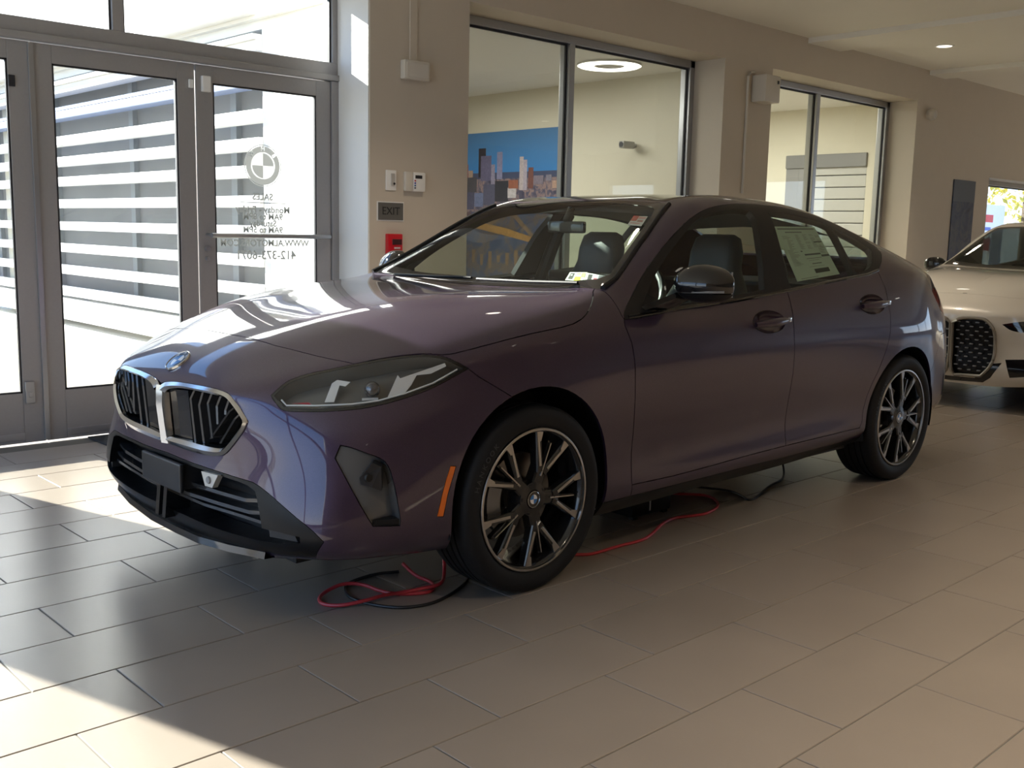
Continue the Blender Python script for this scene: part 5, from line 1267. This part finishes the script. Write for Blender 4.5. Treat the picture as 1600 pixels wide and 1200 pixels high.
# skyline mural: flat print on the inner wall
mu=empty('skyline_mural',(5.748,5.61,1.522),'large printed mural of a city skyline under blue sky','mural')
MX=5.1; mu.scale=(1,1.086,1.086)
def mrect(name,yl,yr,z0,z1,m,h):
    # yl is the left edge as seen from the showroom (larger y)
    return MB().box(MX-.006-h-MX,MX-.0-MX if h==0 else MX-.0055-MX,yr-4.9,yl-4.9,z0-1.5,z1-1.5).build(name,m,mu)
SKYP=bpy.data.materials.new('mural_sky'); SKYP.use_nodes=True
n=SKYP.node_tree; b=n.nodes['Principled BSDF']; b.inputs['Roughness'].default_value=.5; tc=n.nodes.new('ShaderNodeTexCoord'); sp=n.nodes.new('ShaderNodeSeparateXYZ'); mr=n.nodes.new('ShaderNodeMapRange'); mr.inputs[1].default_value=.3; mr.inputs[2].default_value=.8
mx=n.nodes.new('ShaderNodeMix'); mx.data_type='RGBA'; mx.inputs[6].default_value=(.035,.20,.52,1); mx.inputs[7].default_value=(.07,.20,.42,1)
n.links.new(tc.outputs['Object'],sp.inputs[0]); n.links.new(sp.outputs[2],mr.inputs[0]); n.links.new(mr.outputs[0],mx.inputs[0]); n.links.new(mx.outputs[2],b.inputs['Base Color'])
mrect('print_sky',6.2,3.86,1.86,2.29,SKYP,0)
mrect('print_city',6.2,3.86,1.45,1.86,print_mat('mural_city',[(.05,.05,.09),(.11,.10,.15),(.30,.21,.20),(.08,.08,.14)],16,1),0)
mrect('print_water',6.2,3.86,.72,1.45,print_mat('mural_water',[(.03,.045,.11),(.045,.065,.15),(.14,.085,.07),(.035,.055,.13)],7,.6),0)
mrect('print_hills',6.2,3.86,1.80,1.865,mat('mural_hill',(.055,.07,.14),.5),.001)
def Ym(px): return 5.455-(px-730)*(5.455-3.949)/155
def Zm(px,v): 
    k=.00703+(px-730)/155*(.00625-.00703); z0=2.302+(px-730)/155*(2.273-2.302); return z0-(v-(208-(px-730)*.053))*k
BL=[(235,325,385,720,(.035,.03,.04)),(265,395,470,760,(.12,.11,.20)),(465,530,425,740,(.22,.22,.36)),(395,440,570,800,(.25,.23,.33)),(735,780,480,870,(.46,.40,.42)),(780,822,515,870,(.38,.34,.42)),(838,895,605,850,(.17,.07,.06)),(75,105,570,720,(.32,.12,.10)),(110,165,640,730,(.35,.25,.2)),(445,605,760,1000,(.035,.035,.05)),(600,700,840,960,(.50,.47,.50)),(300,445,800,1040,(.09,.09,.15)),(190,300,900,1060,(.14,.17,.30)),(75,185,890,1090,(.08,.08,.14)),(75,215,720,890,(.07,.065,.08)),(610,720,750,850,(.30,.11,.07)),(900,1010,700,800,(.2,.17,.22)),(1110,1200,760,850,(.42,.28,.22)),(1040,1100,690,760,(.2,.19,.25))]
for i,(x0,x1,y0,y1,c_) in enumerate(BL):
    a,b_=720+x0/7.5,720+x1/7.5; v0,v1=180+y0/7.5,180+y1/7.5
    mrect('print_building',Ym(a),Ym(b_),Zm((a+b_)/2,v1),Zm((a+b_)/2,v0),mat('mural_b%d'%i,c_,.5,noise=.45,scale=55),.0015+i*.0001)
OR_=mat('mural_orange',(.42,.20,.06),.5,noise=.5,scale=40)
def mpoly(name,px,m,h): return MB().prism([(-h,Ym(a)-4.9,Zm(a,v)-1.5) for a,v in px],(.0008,0,0)).build(name,m,mu)
mpoly('print_bridge',[(735,342),(760,346),(800,356),(845,372),(845,381),(795,366),(735,352)],OR_,.0068)
mpoly('print_bridge',[(768,347),(790,331),(812,330),(845,372),(838,370),(808,337),(792,338),(776,350)],mat('mural_rust',(.20,.11,.07),.5,noise=.4,scale=30),.0066)
for i in range(9): mpoly('print_glow',[(742+i*14,388+(i*7)%11),(748+i*14,388+(i*7)%11),(747+i*14,408+(i*5)%14),(743+i*14,408+(i*5)%14)],mat('mural_glow',(.24,.13,.07),.5),.0066)
# small camera on the mural wall
t=empty('security_camera',(5.75,3.60,2.13),'small white security camera on the cream inner wall','camera')
MB().tube([(0,0,0),(-.06,0,0)],.022,12).box(-.22,-.05,-.035,.035,-.035,.035,.012).build('casing',mat('camera_grey',(.40,.39,.36),.4),t,True); MB().tube([(-.225,0,0),(-.218,0,0)],.026,14).build('lens',GASKET,t)
# ------------------------------------------------------------------ ceiling downlights: one over the white car, the rest added unseen to brighten the room
for k,(x,y) in enumerate([(7.97,1.52)]+FILL_LAMPS):
    if k and (x,y)==(8,1.5): continue
    t=empty('downlight',(x,y,CZ),'recessed round ceiling downlight above the white car' if k==0 else 'added unseen ceiling downlight that fills the front of the showroom with light','downlight','added fill downlights of the showroom front' if k else None)
    MB().lathe([(.095,0),(.095,-.006),(.075,-.008),(.07,.0)],28).build('trim_ring',WHITEP,t,True)
    MB().lathe([(0,-.003),(.07,-.003),(.07,-.001)],24).build('lamp_face',mat('downlight_glow',(1,1,1),.5,emit=(1,.92,.8),es=3),t)
    lo=bpy.data.objects.new('downlight_lamp',lamp_light(x,y,.33 if y>0 else 1)); COL.objects.link(lo); lo.location=(0,0,-.03); lo.parent=t
# ------------------------------------------------------------------ outside the far window: trees, sign, car
struct(MB().box(5,60,13,60,-.1,-.02).box(17.3,60,-30,13,-.1,-.02).box(11,17.3,2.8,13,-.1,-.02).build('ground_far',mat('asphalt_pale',(.42,.41,.39),.9,noise=.1,scale=2)))
random.seed(21)
def tree(x,y,h,cA,label):
    t=empty('tree',(x,y,0),label,'tree')
    MB().tube([(0,0,0),(.05,.02,h*.5),(0,.05,h*.8)],[.16,.12,.05],8).build('trunk',mat('bark',(.10,.075,.055),.9),t,True)
    b=MB(); k=0
    for i in range(2600):
        u=random.uniform(-1,1); a=random.uniform(0,6.283); r_=random.random()**.4; s_=math.sqrt(1-u*u)
        c=Vector((h*.42*r_*s_*math.cos(a),h*.42*r_*s_*math.sin(a),h*.62+h*.38*r_*u)); s=random.uniform(.07,.16)
        d=Vector((random.gauss(0,1),random.gauss(0,1),random.gauss(0,1))).normalized(); e_=d.orthogonal().normalized(); f_=d.cross(e_)
        b.add([c-e_*s,c+f_*s*.5,c+e_*s,c-f_*s*.5],[(0,1,2,3)])
    m=mat('leaf'+label[:8],cA,.7,noise=.5,scale=3); f=obj('foliage',b.mesh('foliage',recalc=False),m,t); f['kind']='stuff'
tree(27,13.5,6.5,(.55,.50,.06),'yellow autumn tree outside the far window')
tree(24,10.6,3.6,(.20,.26,.05),'olive green tree outside the far window')
tree(35.5,11.0,7,(.62,.55,.10),'pale yellow tree further right outside the far window')
sg_=empty('roadside_sign',(22.3,7.4,0),'white roadside sign with red lettering outside the far window','sign')
SY=mat('sign_white',(.85,.84,.82),.5); SR=mat('sign_red',(.65,.03,.04),.5); SBU=mat('sign_blue',(.06,.12,.45),.5)
MB().box(-1.3,2.2,-.06,.06,1.45,2.15,.02).build('board',SY,sg_); MB().box(-1.0,-.85,-.1,.1,0,1.5).box(1.9,2.05,-.1,.1,0,1.5).build('post',mat('post_grey',(.5,.52,.56),.5),sg_)
MB().box(-1.1,-.75,-.068,-.06,1.72,2.02,.05).box(-.6,-.5,-.068,-.06,1.72,2.0).box(-.4,.1,-.068,-.06,1.72,1.9).box(.2,.6,-.068,-.06,1.72,1.9).box(.7,1.5,-.068,-.06,1.72,1.9).build('red_print',SR,sg_); MB().box(-.8,1.4,-.068,-.06,1.52,1.60).build('blue_print',SBU,sg_)
hs=empty('red_banner',(21.5,6.6,0),'red banner beyond the white car and below the roadside sign','banner')
MB().box(-2.2,.4,-.03,.03,1.05,1.32,.01).build('cloth',SR,hs); MB().box(-2.2,-2.14,-.04,.04,0,1.35).box(.34,.4,-.04,.04,0,1.35).build('post',SY,hs)
